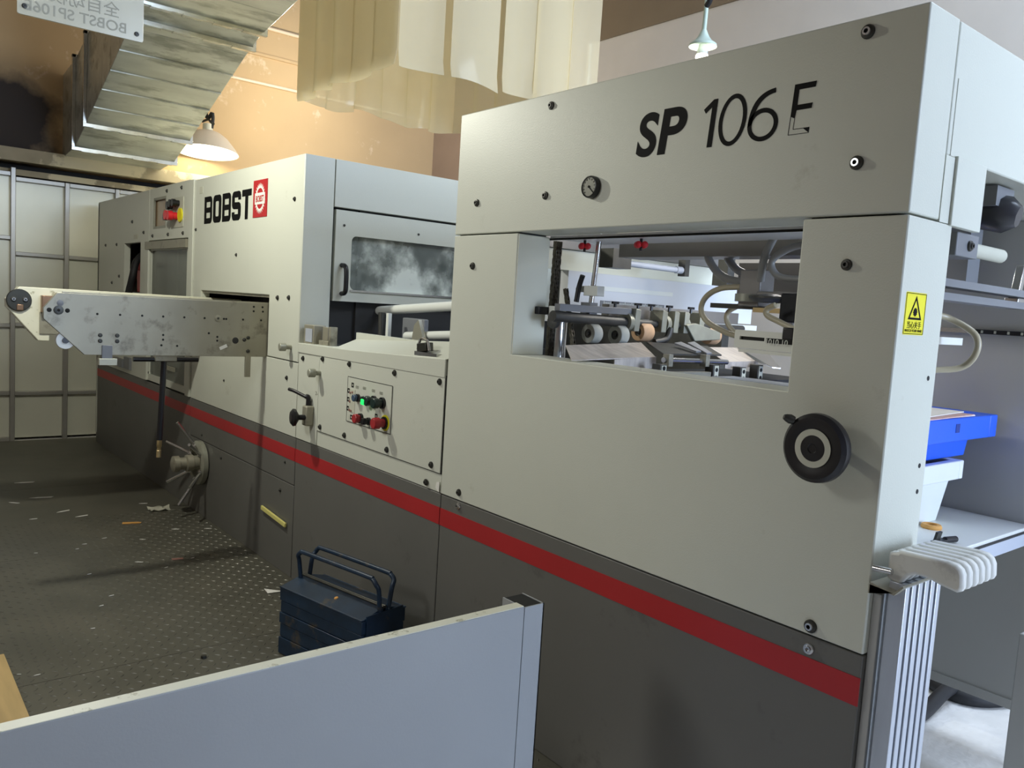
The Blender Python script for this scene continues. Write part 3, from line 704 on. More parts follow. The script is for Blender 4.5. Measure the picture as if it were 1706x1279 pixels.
solo('tape_roll', MB().lathe((-.29,1.0,.90),(0,0,1),[(.018,0),(.032,0),(.034,.006),(.03,.014),(.018,.014),(.018,0)],24,cap0=False,cap1=False), M.scrap_orange,
     'small orange tape roll on pile table beside the white crate', 'tape', (-.29,1.0,.9))

# ---- non-stop bars with white grips
bk = thing('bar_rack', 'bent steel rack on end face of feeder carrying the gripped bars', 'rack', (.03,.11,.94))
part('bracket', MB().prism([(0.003,-.012,.945),(.006,-.012,.945),(.006,-.012,.972),(.062,-.012,.962),(.082,-.012,.985),(.084,-.012,.981),(.064,-.012,.957),(.003,-.012,.967)], (0,.25,0)), M.steel, bk)
part('channel', MB().box(.001,.022,.02,.10,.02,.94).box(.001,.03,.085,.10,.02,.94), M.panelgrey, bk, bv=.002)
part('pin', MB().cyl((.006,-.002,1.005),(.05,-.002,1.008),.008,n=12), M.chrome, bk)
GP = [(.030,.985),(.030,1.050),(.050,1.053),(.054,1.058),(.160,1.062),(.180,1.060),(.191,1.052),(.197,1.040),(.199,1.012),(.195,1.003),(.186,.998),(.150,1.004),(.120,1.012),(.095,1.012),(.080,1.004),(.070,.990),(.062,.978)]
pos = ['nearest the camera','second','third','fourth','fifth','farthest from the camera']
nb0 = None
for k in range(6):
    y = .012+.0335*k
    nb = thing('gripped_bar', 'aluminium bar with white grip on feeder end rack, %s of six' % pos[k], 'bar', (.05,y+.013,.02), 'six gripped bars on the rack')
    if nb0 is None:
        g = part('grip', pxz(GP, y, y+.027), M.handle, nb, bv=.008)
        b_ = part('bar', MB().box(.038,.078,y+.003,y+.025,.03,.982), M.alu, nb, bv=.002)
        nb0 = (g, b_)
    else:
        for o in nb0:
            c = o.copy(); COL.objects.link(c); c.parent = nb

# right post and floor hoses
solo('grey_post', MB().box(-.02,.05,1.105,1.20,0,.60), M.panelgrey, 'blue grey post standing at right edge of the frame', 'post', (0,1.15,0), bv=.004)
solo('floor_hose', MB().tube(((-1.3,2.15,.03),(-.80,1.92,.03),(-.60,1.85,.03),(-.48,1.79,.03),(-.36,1.83,.03),(-.25,2.05,.03)), .03, 12), M.rubber, 'black hose curving along the floor below the grey side frame', 'hose', (-.6,1.9,0))
solo('floor_hose', MB().tube(((-.44,1.20,.028),(-.447,1.5,.028),(-.455,1.72,.06),(-.455,1.95,.05),(-.5,2.3,.028)), .028, 12), M.rubber, 'black hose crossing the floor straight behind the gripped bars', 'hose', (-.45,1.5,0))

# ================================================================== control section
cs = thing('control_section', 'low cream middle section carrying the button panel and grey skirt', 'machine', (-2.5,.6,0))
part('body', MB().box(-3.2,-1.805,.004,.12,.788,1.262), M.cream, cs, bv=.002)
part('skirt', box(-3.2,-1.805,.003,.2,.006,.785), M.skirt, cs, bv=.003)
part('stripe', box(-3.2,-1.805,.0012,.004,.657,.728), M.red, cs, 'red stripe along the grey skirt')
part('seam', box(-2.947,-1.806,.0015,.0038,.865,1.272), M.seam, cs)
part('access_panel', box(-2.943,-1.811,-.003,.0018,.869,1.266), M.cream, cs, bv=.001)
part('side_panel', box(-3.196,-2.95,-.001,.0038,.79,1.262), M.cream, cs, bv=.001)
part('ledge', MB().prism([(-3.2,-.006,1.252),(-1.81,-.006,1.262),(-1.81,-.006,1.340),(-2.62,-.006,1.312),(-3.2,-.006,1.304)], (0,.10,0)), M.cream, cs, bv=.003)
part('tray', MB().prism([(-2.80,.0,1.305),(-2.62,.0,1.31),(-1.81,.0,1.338),(-1.81,.16,1.41),(-2.86,.16,1.352)], (0,.004,-.012)), M.cream, cs)
part('tray_front', MB().box(-2.86,-1.81,.155,.175,1.30,1.385), M.cream, cs)
part('inner_floor', MB().box(-3.2,-1.81,.12,1.9,1.16,1.20), M.core, cs)
part('rear_frame', MB().box(-3.2,-1.81,1.80,1.86,.2,1.9), M.dark, cs)
for x, z in ((-2.905,1.243),(-2.62,1.243),(-2.20,1.243),(-1.845,1.243),(-2.905,.893),(-2.64,.893),(-2.235,.893),(-1.875,.893),(-3.14,1.225),(-1.911,.812)):
    inst('bolt', BOLT_D, cs, (x, -.003 if x > -2.94 and z > .86 else 0, z))
# button panel
bpn = part('button_panel', MB().box(-2.625,-2.21,-.006,-.003,.967,1.184), M.cream, cs, 'cream button panel with thin dark outline', bv=.001)
part('panel_outline', on_front(flat([rect(-.001,-.001,.416,.218), rect(.002,.002,.413,.215)], .0008), -2.625, .967, -.0062), M.core, bpn)
part('key_plate', MB().box(-2.60,-2.545,-.0075,-.006,1.015,1.125), M.label, bpn)
def sym(x, z, s=.011):
    part('symbol', on_front(flat([rect(-s,-s,s,s), rect(-s*.45,-s*.45,s*.45,s*.45)], .0008), x, z, -.0066), M.ink, bpn)
for x, z in ((-2.575,1.147),(-2.612,1.116),(-2.612,1.074),(-2.612,1.03),(-2.575,.992),(-2.34,1.03)): sym(x, z)
for x, z in ((-2.592,1.108),(-2.572,1.112),(-2.594,1.066),(-2.594,1.024),(-2.578,1.022)):
    part('key_dot', MB().lathe((x,-.007,z),(0,-1,0),[(.006,0),(.005,.004)],12), M.scrap_red, bpn)
for x, z in ((-2.53,1.137),(-2.46,1.14),(-2.375,1.138),(-2.305,1.135)):
    part('caption', on_front(text('000', .02, .0006, align='CENTER'), x, z-.002, -.0064), M.inkfaint, bpn)
def button(nm, x, z, r, L, m, label, n=20, base=True):
    b = part(nm, MB().lathe((x,-.006,z),(0,-1,0),[(r*.75,0),(r*.75,L*.5),(r,L*.55),(r,L*.92),(r*.85,L)],n), m, bpn, label)
    if base: part('collar', MB().lathe((x,-.005,z),(0,-1,0),[(r*1.1,0),(r*1.1,.012)],n), M.black, b)
    return b
button('push_button', -2.513, 1.093, .017, .03, M.bluebtn, 'blue push button')
button('selector_switch', -2.445, 1.096, .013, .03, M.black, 'black selector switch')
button('lamp_socket', -2.418, 1.1, .013, .026, M.dgreen, 'dark lamp socket')
button('lamp_button', -2.36, 1.098, .022, .05, M.dgreen, 'dark green lamp button')
part('green_lamp', MB().box(-2.40,-2.37,-.058,-.05,1.078,1.104), M.greenlit, bpn, 'lit green lamp', bv=.003)
button('push_button', -2.285, 1.098, .024, .055, M.dgreen, 'dark green push button')
button('stop_button', -2.478, 1.0, .022, .040, M.stopred, 'red stop button')
button('key_switch', -2.40, .998, .016, .04, M.black, 'black key switch')
part('emergency_plate', MB().lathe((-2.255,-.006,1.012),(0,-1,0),[(.036,0),(.036,.004)],28), M.yellow, bpn, 'round yellow emergency plate')
button('emergency_button', -2.255, 1.012, .026, .066, M.stopred, 'red mushroom emergency button')
# black clamp knob and lever on bracket
ckb = part('clamp_bracket', MB().box(-3.04,-2.985,-.045,-.001,.885,.99), M.steel, cs, bv=.008)
part('clamp_knob', MB().lathe((-3.0,-.03,.93),(-.25,-1,0),[(.014,0),(.014,.045),(.024,.05),(.044,.062),(.046,.075),(.03,.088)],28), M.black, ckb)
part('clamp_lever', MB().tube(((-3.02,-.02,.985),(-3.02,-.02,1.03),(-3.03,-.03,1.036)),.013,10).tube(((-3.025,-.025,1.03),(-3.10,-.06,1.055),(-3.14,-.075,1.062)),.009,10), M.black, ckb)
part('lever_stem', MB().cyl((-3.02,-.02,.99),(-3.02,-.02,1.01),.009), M.boltd, ckb)
part('knob', MB().lathe((-2.93,0,1.168),(-.1,-1,0),[(.012,0),(.012,.03),(.022,.032),(.022,.062),(.018,.066)],20), M.greenish, cs, 'grey round knob')
part('small_label', on_front(text('2-4', .028, .0006, sx=1.3), -2.98, 1.05, -.0016), M.inkfaint, cs)
part('torn_tape', MB().prism([(-1.835,-.004,.805),(-1.81,-.004,.79),(-1.808,-.004,.835),(-1.83,-.004,.83)], (0,.002,0)), M.paper, cs)
# things inside the gap above the ledge
ig = thing('sheet_guide', 'white roller and grey guides in the gap above the cream ledge', 'sheet guide', (-2.8,.5,1.21))
part('roller', MB().cyl((-3.29,.5,1.493),(-2.3,.5,1.565),.025), M.white, ig)
part('roller_cap', MB().cyl((-3.32,.5,1.49),(-3.29,.5,1.493),.032), M.black, ig)
part('stand', MB().cyl((-3.06,.42,1.21),(-3.07,.42,1.49),.018), M.dark, ig)
part('white_post', MB().box(-2.985,-2.96,.40,.42,1.33,1.49), M.white, ig)
part('gear_plate', MB().box(-2.98,-2.76,.5,.53,1.30,1.47), M.grey, ig, bv=.006)
part('side_plate', MB().prism([(-2.72,.40,1.35),(-2.70,.40,1.44),(-2.66,.40,1.47),(-2.60,.40,1.36)], (0,.02,0)), M.steel, ig)
part('lower_roller', MB().cyl((-2.85,.45,1.375),(-2.2,.45,1.425),.022), M.white, ig)
part('tie_rod', MB().cyl((-2.62,.6,1.48),(-2.4,.6,1.49),.010), M.label, ig)
gb = thing('guide_block', 'small grey steel block on left end of the cream ledge', 'block', (-3.1,.05,1.305))
part('box', MB().box(-3.19,-3.07,.02,.09,1.30,1.405), M.steel, gb, bv=.004)
part('window', box(-3.165,-3.085,.017,.02,1.315,1.385), M.beam, gb)
part('fork', MB().box(-3.05,-2.93,.04,.08,1.305,1.33).box(-3.05,-2.99,.06,.08,1.33,1.40).box(-2.94,-2.92,.04,.08,1.305,1.405), M.steel, gb, bv=.002)
lt = thing('latch', 'bright spring latch standing on right end of the cream tray', 'latch', (-2.02,.03,1.345))
part('base', MB().box(-2.07,-1.90,.01,.06,1.335,1.352), M.chrome, lt)
part('body', MB().obox((-2.02,.03,1.372),((1,0,.15),(0,1,0),(-.15,0,1)),(.035,.02,.018)), M.boltd, lt, bv=.003)
part('spring_arm', MB().tube(((-2.06,.02,1.36),(-2.04,.02,1.405),(-1.99,.02,1.40),(-1.97,.02,1.36)),.006,8), M.chrome, lt)

# ================================================================== press
pr = thing('press_unit', 'tall cream press unit with black and red lettering in middle of machine', 'machine', (-4.1,1.0,0))
part('upper_cover', pxz([(-4.945,1.198),(-4.79,1.198),(-4.79,1.548),(-3.622,1.548),(-3.622,1.198),(-3.21,1.198),(-3.21,2.30),(-4.945,2.30)], 0, .06), M.cream, pr, bv=.003)
part('lower_cover', pxz([(-4.945,.788),(-3.206,.788),(-3.206,1.192),(-4.945,1.192)], 0, .06), M.cream, pr, bv=.002)
part('skirt', MB().box(-4.945,-3.206,.003,.2,.524,.784).box(-4.945,-3.206,.003,.2,.006,.519), M.skirt, pr, bv=.002)
part('stripe', box(-4.945,-3.206,.0012,.004,.657,.728), M.red, pr, 'red stripe along the grey skirt')
part('core_frame', MB().box(-4.94,-3.24,.35,2.2,.02,2.2).box(-4.94,-4.80,.061,.36,.1,2.2).box(-3.64,-3.26,.061,.36,.1,2.2), M.core, pr)
part('roof', box(-4.945,-3.25,.061,2.2,2.27,2.30), M.cream, pr)
part('opening_lip', MB().box(-4.79,-3.625,.012,.02,1.532,1.548), M.steel, pr)
part('end_strip', box(-3.24,-3.206,.0015,.172,1.20,2.2995), M.cream, pr, bv=.002)
part('end_top_panel', box(-3.24,-3.204,.177,2.2,2.046,2.299), M.cream, pr, bv=.002)
wp = part('end_window_panel', on_end(flat([rect(0,0,2.0,.495), rrect(.10,.065,1.2,.362,.03)], .03), .19, 1.538, -3.222), M.cream, pr)
part('pane', box(-3.235,-3.23,.28,1.40,1.59,1.91), M.scuffed, wp)
part('inner_plate', box(-3.30,-3.28,.20,1.5,1.56,1.66), M.steel, wp)
part('pane_sill', box(-3.215,-3.20,.29,1.39,1.594,1.604), M.chrome, wp)
part('inner_back', box(-3.36,-3.34,.18,1.6,1.5,2.0), M.beam, wp)
part('handle', MB().tube(((-3.207,.235,1.735),(-3.17,.236,1.73),(-3.155,.237,1.70),(-3.155,.238,1.61),(-3.17,.239,1.585),(-3.207,.24,1.58)),.013,10), M.black, wp)
for y in (.24, .72): inst('bolt', BOLT_X, wp, (-3.206,y,1.952), scale=(.5,.5,.5))
part('lower_end_plate', box(-3.24,-3.206,.18,2.2,.8,1.3), M.dark, pr)
for x, z, s in ((-3.32,2.07,.9),(-4.15,1.78,.8),(-3.35,1.54,1.0),(-3.50,1.535,1.0),(-4.92,1.96,.8),(-3.34,1.10,.9),(-4.3,.98,.6),(-3.33,.63,.6),(-4.7,.56,.6),(-3.38,.46,.8),(-4.32,.47,.7)):
    inst('bolt', BOLT_D, pr, (x,0.003 if z < .78 else 0,z), scale=(s,s,s))
part('knob', MB().lathe((-3.30,0,1.272),(-.1,-1,0),[(.012,0),(.012,.03),(.022,.032),(.022,.062),(.018,.066)],20), M.greenish, pr, 'grey round knob')
part('corner_plate', box(-4.86,-4.80,-.002,0,2.20,2.245), M.label, pr)
# block lettering
def bobst_letter(ch):
    H, Wd, t, r = .178, .148, .044, .035
    if ch == 'B': return [rrect(0,0,Wd,H,r,corners=(0,1,1,0)), rect(t*.9,.036,Wd-t*.8,.072), rect(t*.9,.106,Wd-t*.8,.142)]
    if ch == 'O': return [rrect(0,0,Wd,H,r), rrect(t,.04,Wd-t,H-.04,.012)]
    if ch == 'S': return [[(0,.052),(0,.03),(.012,.008),(.03,0),(Wd-.03,0),(Wd-.01,.01),(Wd,.03),(Wd,.08),(Wd-.008,.1),(Wd-.03,.11),(t,.112),(t,.14),(Wd-t,.14),(Wd-t,.124),(Wd,.124),(Wd,.15),(Wd-.012,.17),(Wd-.03,H),(.03,H),(.012,.17),(0,.15),(0,.095),(.01,.078),(.03,.07),(Wd-t,.068),(Wd-t,.038),(t,.038),(t,.052)]]
    if ch == 'T': return [[(.052,0),(.098,0),(.098,.138),(.15,.138),(.15,H),(0,H),(0,.138),(.052,.138)]]
for ch, x in (('B',-4.757),('O',-4.587),('B',-4.417),('S',-4.248),('T',-4.082)):
    part('letter', on_front(flat(bobst_letter(ch), .0016), x, 1.992 if True else 0, -.0008), M.ink, pr, 'black block letter '+ch)
lp = part('emblem_plate', MB().box(-3.90,-3.692,-.003,0,1.995,2.21), M.red, pr, 'red emblem plate with white sunburst')
lc = (-3.796, 2.1025)
sun = []
for k in range(52):
    a = 2*math.pi*k/52; r = 1.0 if k % 2 else .76
    sun.append((.080*r*math.cos(a), .090*r*math.sin(a)))
part('sunburst', on_front(flat([sun, circ(0,0,.053,32,.060)], .001), lc[0], lc[1], -.0036), M.white, lp)
part('emblem_band', MB().box(lc[0]-.074,lc[0]+.074,-.0046,-.003,lc[1]-.033,lc[1]+.033), M.white, lp)
part('emblem_text', on_front(text('BOBST', .050, .0008, offset=.0012, align='CENTER', sx=.80), lc[0], lc[1]-.0185, -.005), M.red, lp)
# star wheel
SX = -4.68
sw = part('star_wheel', MB().lathe((SX,0,.375),(0,-1,0),[(.13,.0),(.15,.005),(.15,.035),(.125,.05),(.10,.045),(.10,.02)],36), M.greenish, pr, 'steel star wheel with long levers')
part('hub', MB().lathe((SX,-.02,.375),(0,-1,0),[(.05,0),(.05,.04),(.058,.045),(.058,.085),(.042,.09),(.042,.13),(.055,.135),(.055,.17),(.03,.18)],12), M.steel, sw)
for k in range(6):
    a = math.radians(97+60*k); c_, s_ = math.cos(a), math.sin(a)
    p0 = (SX+.115*c_, -.04, .375+.115*s_); p1 = (SX+.28*c_, -.16, .375+.28*s_)
    lv = part('lever', MB().cyl(p0, p1, .012, .010, 12), M.chrome, sw)
    part('lever_socket', MB().sphere(p0, .022, 12, 8), M.chrome, lv)

# ================================================================== chase rails (arms) out of the press opening
ar = thing('chase_rail', 'long bare steel support rail jutting out of press opening, nearer of the two', 'support rail', (-3.645,-.4,1.18))
part('plate', pyz([(.25,1.190),(.25,1.497),(-1.075,1.497),(-1.134,1.421),(-1.134,1.368),(-.951,1.192)], -3.66, -3.63), M.steel, ar, bv=.0015)
X = -3.63
def disc(nm, y, z, r, m, t=.002, label=None): return part(nm, MB().lathe((X-.001,y,z),(1,0,0),[(r,0),(r,t+.001),(r*.9,t+.0015)],24), m, ar, label)
disc('pivot_disc', -1.069, 1.412, .022, M.boltd, .004)
disc('pivot_screw', -1.069, 1.412, .007, M.seam, .006)
disc('pivot_mark', -1.062, 1.447, .015, M.grey, .001)
for y, z in ((-1.11,1.411),(-1.03,1.411)): disc('hole', y, z, .011, M.seam, .0006)
disc('hole', -.185, 1.281, .018, M.core, .0006)
disc('centre_disc', -.286, 1.402, .017, M.steel, .003)
disc('centre_screw', -.286, 1.402, .006, M.boltd, .005)
for y, z in ((-.88,1.293),(-.80,1.293),(-.88,1.264),(-.80,1.264),(-.134,1.286),(-.112,1.298),(-.111,1.222)):
    inst('bolt', BOLT_X, ar, (X,y,z), scale=(.8,.75,.75))
for y, z in ((-.895,1.4),(-.788,1.4),(-.681,1.4),(-.576,1.4),(-.467,1.4),(-.359,1.4),(-.253,1.4),(-.145,1.4),(-.04,1.4),(-.085,1.475),(-.034,1.475),(-.085,1.45),(-.031,1.45),(-.334,1.318),(-.287,1.299),(-.287,1.278),(-.574,1.302),(-.574,1.277),(-.582,1.247),(-.501,1.245),(-.24,1.40)):
    inst('hole', HOLE_X, ar, (X,y,z))
part('foot_block', MB().box(-3.665,-3.625,-.872,-.822,1.172,1.242), M.grey, ar, bv=.002)
part('foot_pad', MB().box(-3.67,-3.62,-.885,-.80,1.14,1.174), M.label, ar, bv=.002)
part('hanging_tab', MB().box(-3.64,-3.625,-.125,-.095,1.075,1.195), M.steel, ar)
part('paper_tag', MB().obox((X+.001,-.252,1.243),((0,.9,.43),(0,-.43,.9),(1,0,0)),(.022,.009,.0006)), M.paper, ar)
part('support_roller', MB().lathe((-3.67,-1.035,1.262),(1,0,0),[(.012,0),(.042,0),(.044,.004),(.044,.026),(.042,.03),(.016,.03)],28), M.white, ar, 'white roller under the tip')
part('roller_axle', MB().lathe((-3.645,-1.035,1.262),(1,0,0),[(.015,0),(.015,.012)],16), M.black, ar)
part('top_strip', MB().box(-3.66,-3.64,-1.05,.2,1.497,1.503), M.steel, ar)

af = thing('chase_rail', 'white painted support rail jutting out of press opening, farther of the two', 'support rail', (-4.74,-.4,1.18))
part('plate', pyz([(.25,1.20),(.25,1.5),(-1.084,1.505),(-1.150,1.43),(-1.150,1.385),(-.985,1.185),(-.925,1.185),(-.925,1.225),(-.80,1.2)], -4.785, -4.70), M.whitearm, af, bv=.004)
part('end_disc', MB().lathe((-4.701,-1.087,1.425),(1,0,0),[(.066,0),(.066,.010),(.062,.014)],32), M.boltd, af)
for y in (-1.115,-1.055): inst('bolt', BOLT_X2, af, (-4.687,y,1.43), scale=(1,1.2,1.2))
part('half_bearing', MB().box(-4.695,-4.683,-1.10,-1.065,1.365,1.40), M.bronze, af, bv=.003)
part('bronze_block', MB().box(-4.70,-4.65,-.975,-.90,1.36,1.46), M.bronze, af, bv=.003)
part('steel_insert', MB().box(-4.702,-4.692,-.98,-.86,1.23,1.36), M.steel, af)
# T wrench under the near rail
tw = thing('tee_wrench', 'black T handled wrench hanging below the bare steel rail', 'wrench', (-3.74,-.53,1.16))
part('cross_handle', MB().cyl((-3.72,-.698,1.164),(-3.72,-.359,1.164),.013,n=14), M.black, tw)
part('head', MB().box(-3.745,-3.70,-.592,-.478,1.155,1.188), M.steel, tw, bv=.003)
part('shank', MB().cyl((-3.72,-.54,1.16),(-3.72,-.556,.72),.016,n=14), M.black, tw)
part('socket', MB().lathe((-3.72,-.556,.725),(0,-.03,-1),[(.014,0),(.014,.04),(.011,.045),(.011,.06),(.013,.062),(.013,.1)],14), M.brass, tw, 'brass coloured socket end')

# ================================================================== delivery
dl = thing('delivery_unit', 'grey delivery unit with window and small screen at far left end of machine', 'machine', (-6.4,1.0,0))
part('pillar', box(-5.05,-4.955,-.012,.08,.79,2.305), M.cream, dl, bv=.004)
part('end_cover', pxz([(-7.75,.79),(-6.06,.79),(-6.06,2.31),(-7.75,2.31)], 0, .05) if False else on_front(flat([rect(0,0,1.69,1.52), rect(.95,.70,1.46,1.115)], .05), -7.75, .79, .025), M.cream, dl)
part('control_panel', on_front(flat([rect(0,0,.99,.40), rect(.10,.085,.43,.325)], .03), -6.05, 1.912, .015), M.cream, dl)
part('skirt', MB().box(-7.75,-4.955,.003,.2,.006,.785), M.skirt, dl, bv=.002)
part('stripe', box(-7.75,-4.955,.0012,.004,.657,.728), M.red, dl, 'red stripe along the grey skirt')
part('core_frame', MB().box(-7.74,-6.05,.35,2.2,.1,2.25).box(-6.05,-5.06,.5,2.2,.1,2.25), M.core, dl)
part('recess_box', MB().box(-6.82,-6.27,.28,.3,1.45,1.95), mat('recess_grey', (96,88,86), .6), dl)
part('roof', box(-7.75,-4.955,.051,2.2,2.28,2.31), M.cream, dl)
part('rear_cover', box(-7.76,-7.72,.0,2.2,.1,2.30), M.cream, dl)
part('screen', box(-5.955,-5.615,.018,.022,1.99,2.245), M.screen, dl, 'brown display screen')
part('screen_frame', on_front(flat([rect(0,0,.33,.24), rect(.02,.02,.31,.22)], .01), -5.95, 1.997, .006), M.greenish, dl)
kp = part('keypad', box(-5.50,-5.20,-.004,0,1.99,2.205), M.label, dl, 'grey keypad with red and black buttons')
for x, z, m, r, L in ((-5.46,2.15,M.black,.03,.04),(-5.37,2.16,M.black,.028,.05),(-5.30,2.16,M.black,.028,.05),(-5.46,2.065,M.black,.025,.06),(-5.40,2.075,M.red_bright,.034,.07),(-5.33,2.07,M.red_bright,.034,.07)):
    part('button', MB().lathe((x,-.004,z),(0,-1,0),[(r*.8,0),(r*.8,L*.5),(r,L*.55),(r,L)],16), m, kp)
part('emergency_ring', MB().lathe((-5.25,-.004,2.075),(0,-1,0),[(.05,0),(.05,.01)],20), M.yellow, kp)
wf = part('window_frame', on_front(flat([rect(0,0,.99,1.10), rrect(.06,.05,.95,1.03,.01)], .04), -6.05, .80, .02), M.cream, dl)
part('header', MB().box(-6.08,-5.06,-.025,.0,1.84,1.90), M.steel, wf)
part('side_rail', MB().box(-6.06,-5.99,-.022,.0,.80,1.84), M.cream, wf, bv=.004)
part('pane', box(-5.99,-5.10,.012,.018,.85,1.83), M.window, wf)
part('inner_roll', MB().cyl((-5.75,.35,1.50),(-5.15,.35,1.50),.05), M.beam, wf)
part('inner_back', box(-6.0,-5.08,.44,.46,.8,1.9), M.grey, wf)
part('pane_handle', MB().box(-5.62,-5.34,-.004,.010,.93,.96), M.steel, wf)
for x, z in ((-7.45,1.9),(-7.05,1.9),(-6.55,2.08),(-6.2,1.98),(-6.95,1.62),(-7.2,1.56),(-5.95,1.945),(-5.55,1.945),(-5.2,1.945),(-5.6,2.27),(-5.25,2.27),(-6.0,.86)):
    inst('bolt', BOLT_D, dl, (x,0,z))
part('small_plate', box(-6.50,-6.38,-.002,0,1.935,1.97), M.label, dl)
part('lower_bracket', MB().box(-7.0,-6.7,-.03,0,.83,.9).box(-6.68,-6.5,-.02,0,.83,.93), M.grey, dl)
solo('red_device', MB().box(-6.62,-6.42,.06,.16,1.49,1.68).cyl((-6.56,.1,1.68),(-6.56,.1,1.76),.05), [M.red], 'red device standing in recess of the delivery unit', 'device', (-6.52,.1,1.49), bv=.01)
solo('black_cable_loop', MB().tube(((-6.46,.05,1.80),(-6.42,.0,1.74),(-6.40,-.03,1.62),(-6.46,-.04,1.50),(-6.5,-.05,1.40)), .028, 10), M.rubber, 'thick black cable hanging over the red device', 'cable', (-6.45,0,1.4))

# ================================================================== foreground fence
X0 = -.70
fn = thing('guard_fence', 'blue grey sheet metal guard fence in the foreground', 'fence', (X0,-1.2,0))
part('sheet', MB().box(X0-.034,X0,-2.9,-.470,.06,.764), M.fence, fn, bv=.002)
part('top_edge', MB().box(X0-.0335,X0-.002,-2.9,-.472,.764,.7655), M.whitearm, fn)
part('post', MB().box(X0-.012,X0-.008,-.466,-.392,0,.757).box(X0-.10,X0-.008,-.396,-.392,0,.757).box(X0-.10,X0-.008,-.466,-.462,0,.757), M.fence, fn)
part('post_foot', MB().box(X0-.13,X0+.03,-.50,-.36,0.006,.014), M.fence, fn)
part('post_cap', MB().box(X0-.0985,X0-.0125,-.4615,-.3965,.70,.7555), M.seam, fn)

# ================================================================== toolbox
A = math.atan2(.115, .528); ca, sa = math.cos(A), math.sin(A)
TO = Vector((-2.338,-.440,.0085))
def T(u, v, w): return TO + Vector((ca*u - sa*v, sa*u + ca*v, w))
tbx = thing('toolbox', 'dark blue cantilever toolbox with two handles on the walkway behind the fence', 'toolbox', tuple(T(.27,.12,0)))
LX, WY = .53, .235
def tb_box(u0,u1,v0,v1,w0,w1):
    b = MB(); c = T((u0+u1)/2,(v0+v1)/2,(w0+w1)/2)
    return b.obox(c, ((ca,sa,0),(-sa,ca,0),(0,0,1)), ((u1-u0)/2,(v1-v0)/2,(w1-w0)/2))
zt = [0,.075,.135,.185,.235,.292]
for k in range(5):
    o_ = .0035*(k % 2)
    part('tray', tb_box(o_,LX-o_,o_,WY/2-.004,zt[k]+.0015,zt[k+1]-.0015), M.toolbox, tbx, bv=.002)
    part('tray', tb_box(o_,LX-o_,WY/2+.004,WY-o_,zt[k]+.0015,zt[k+1]-.0015), M.toolbox, tbx, bv=.002)
for v0, v1 in ((0, WY/2-.006), (WY, WY/2+.006)):
    pr_ = [T(0,v0,.292),T(0,v1,.292),T(0,v1,.325),T(0,v0,.296)]
    part('lid', MB().prism(pr_, T(LX,0,0)-T(0,0,0)), M.toolbox, tbx, bv=.002)
    part('lid_edge', MB().cyl(T(.0,v1,.325),T(LX,v1,.325),.006,n=10), M.boltd, tbx)
    part('front_edge', MB().cyl(T(.0,v0,.295),T(LX,v0,.295),.004,n=8), M.toolbox, tbx)
for v, sp in ((WY/2-.022,-.022),(WY/2+.022,.03)):
    h0 = .30; h1 = .445
    pts = [T(.016,v,h0),T(.014,v+sp*.5,h1-.05),T(.020,v+sp,h1-.022),T(.040,v+sp,h1-.004),T(.08,v+sp,h1),T(LX-.07,v+sp,h1),T(LX-.03,v+sp,h1-.004),T(LX-.008,v+sp,h1-.022),T(LX-.002,v+sp*.5,h1-.05),T(LX-.004,v,h0)]
    part('handle', MB().tube(pts,.0098,10,5), M.toolbox, tbx)
part('end_plate', tb_box(LX,LX+.006,.02,WY-.02,.05,.31), M.toolbox, tbx)
solo('paint_chip', MB().lathe(T(.30,.06,.312),(0,-.3,1),[(.010,0),(.008,.003)],7), M.scrap_orange, 'tiny orange chip lying on toolbox lid', 'chip', tuple(T(.30,.06,.312)))

# ================================================================== overhead: duct, sign, lamps, strip curtain
du = thing('ventilation_duct', 'galvanised steel ventilation duct entering the far wall above the partition', 'duct', (-6.6,.2,3.0))
YL, YR = -.25, .62
prof = [(-8.1,2.72,3.50),(-7.55,2.765,3.55),(-7.10,2.915,3.66),(-5.75,3.425,4.10),(-5.45,3.52,4.25),(-5.05,3.58,4.30),(-4.25,3.71,4.43)]
for i in range(len(prof)-1):
    x0, b0, t0 = prof[i]; x1, b1, t1 = prof[i+1]
    segs = 5 if i == 2 else (2 if i == 5 else 1)
    for k in range(segs):
        f0, f1 = k/segs, (k+1)/segs
        xa, xb = x0+(x1-x0)*f0, x0+(x1-x0)*f1
        ba, bb = b0+(b1-b0)*f0, b0+(b1-b0)*f1
        ta, tb_ = t0+(t1-t0)*f0, t0+(t1-t0)*f1
        part('duct_section', MB().prism([(xa,YL,ba),(xb,YL,bb),(xb,YL,tb_),(xa,YL,ta)], (0,YR-YL,0)), M.duct, du, bv=.004)
for k in range(1, 5):
    f = k/5; x = -7.10+1.35*f; b = 2.915+.51*f
    part('seam_ridge', MB().box(x-.006, x+.006, YL, YR, b-.008, b+.004), M.duct, du)
for x, b, t in ((-7.55,2.765,3.55),(-7.10,2.915,3.66),(-5.62,3.465,4.16),(-5.40,3.535,4.26),(-4.5,3.67,4.39)):
    e = .03
    part('flange', MB().box(x-.018,x+.018,YL-e,YR+e,b-e,b+.004).box(x-.018,x+.018,YL-e,YL,b,t+e).box(x-.018,x+.018,YR,YR+e,b,t+e).box(x-.018,x+.018,YL-e,YR+e,t,t+e), M.flange, du, bv=.003)
    for k in range(4):
        part('flange_clip', MB().box(x-.026,x+.026,YL+.05+k*.22,YL+.19+k*.22,b-e-.004,b-e+.008), M.flange, du)

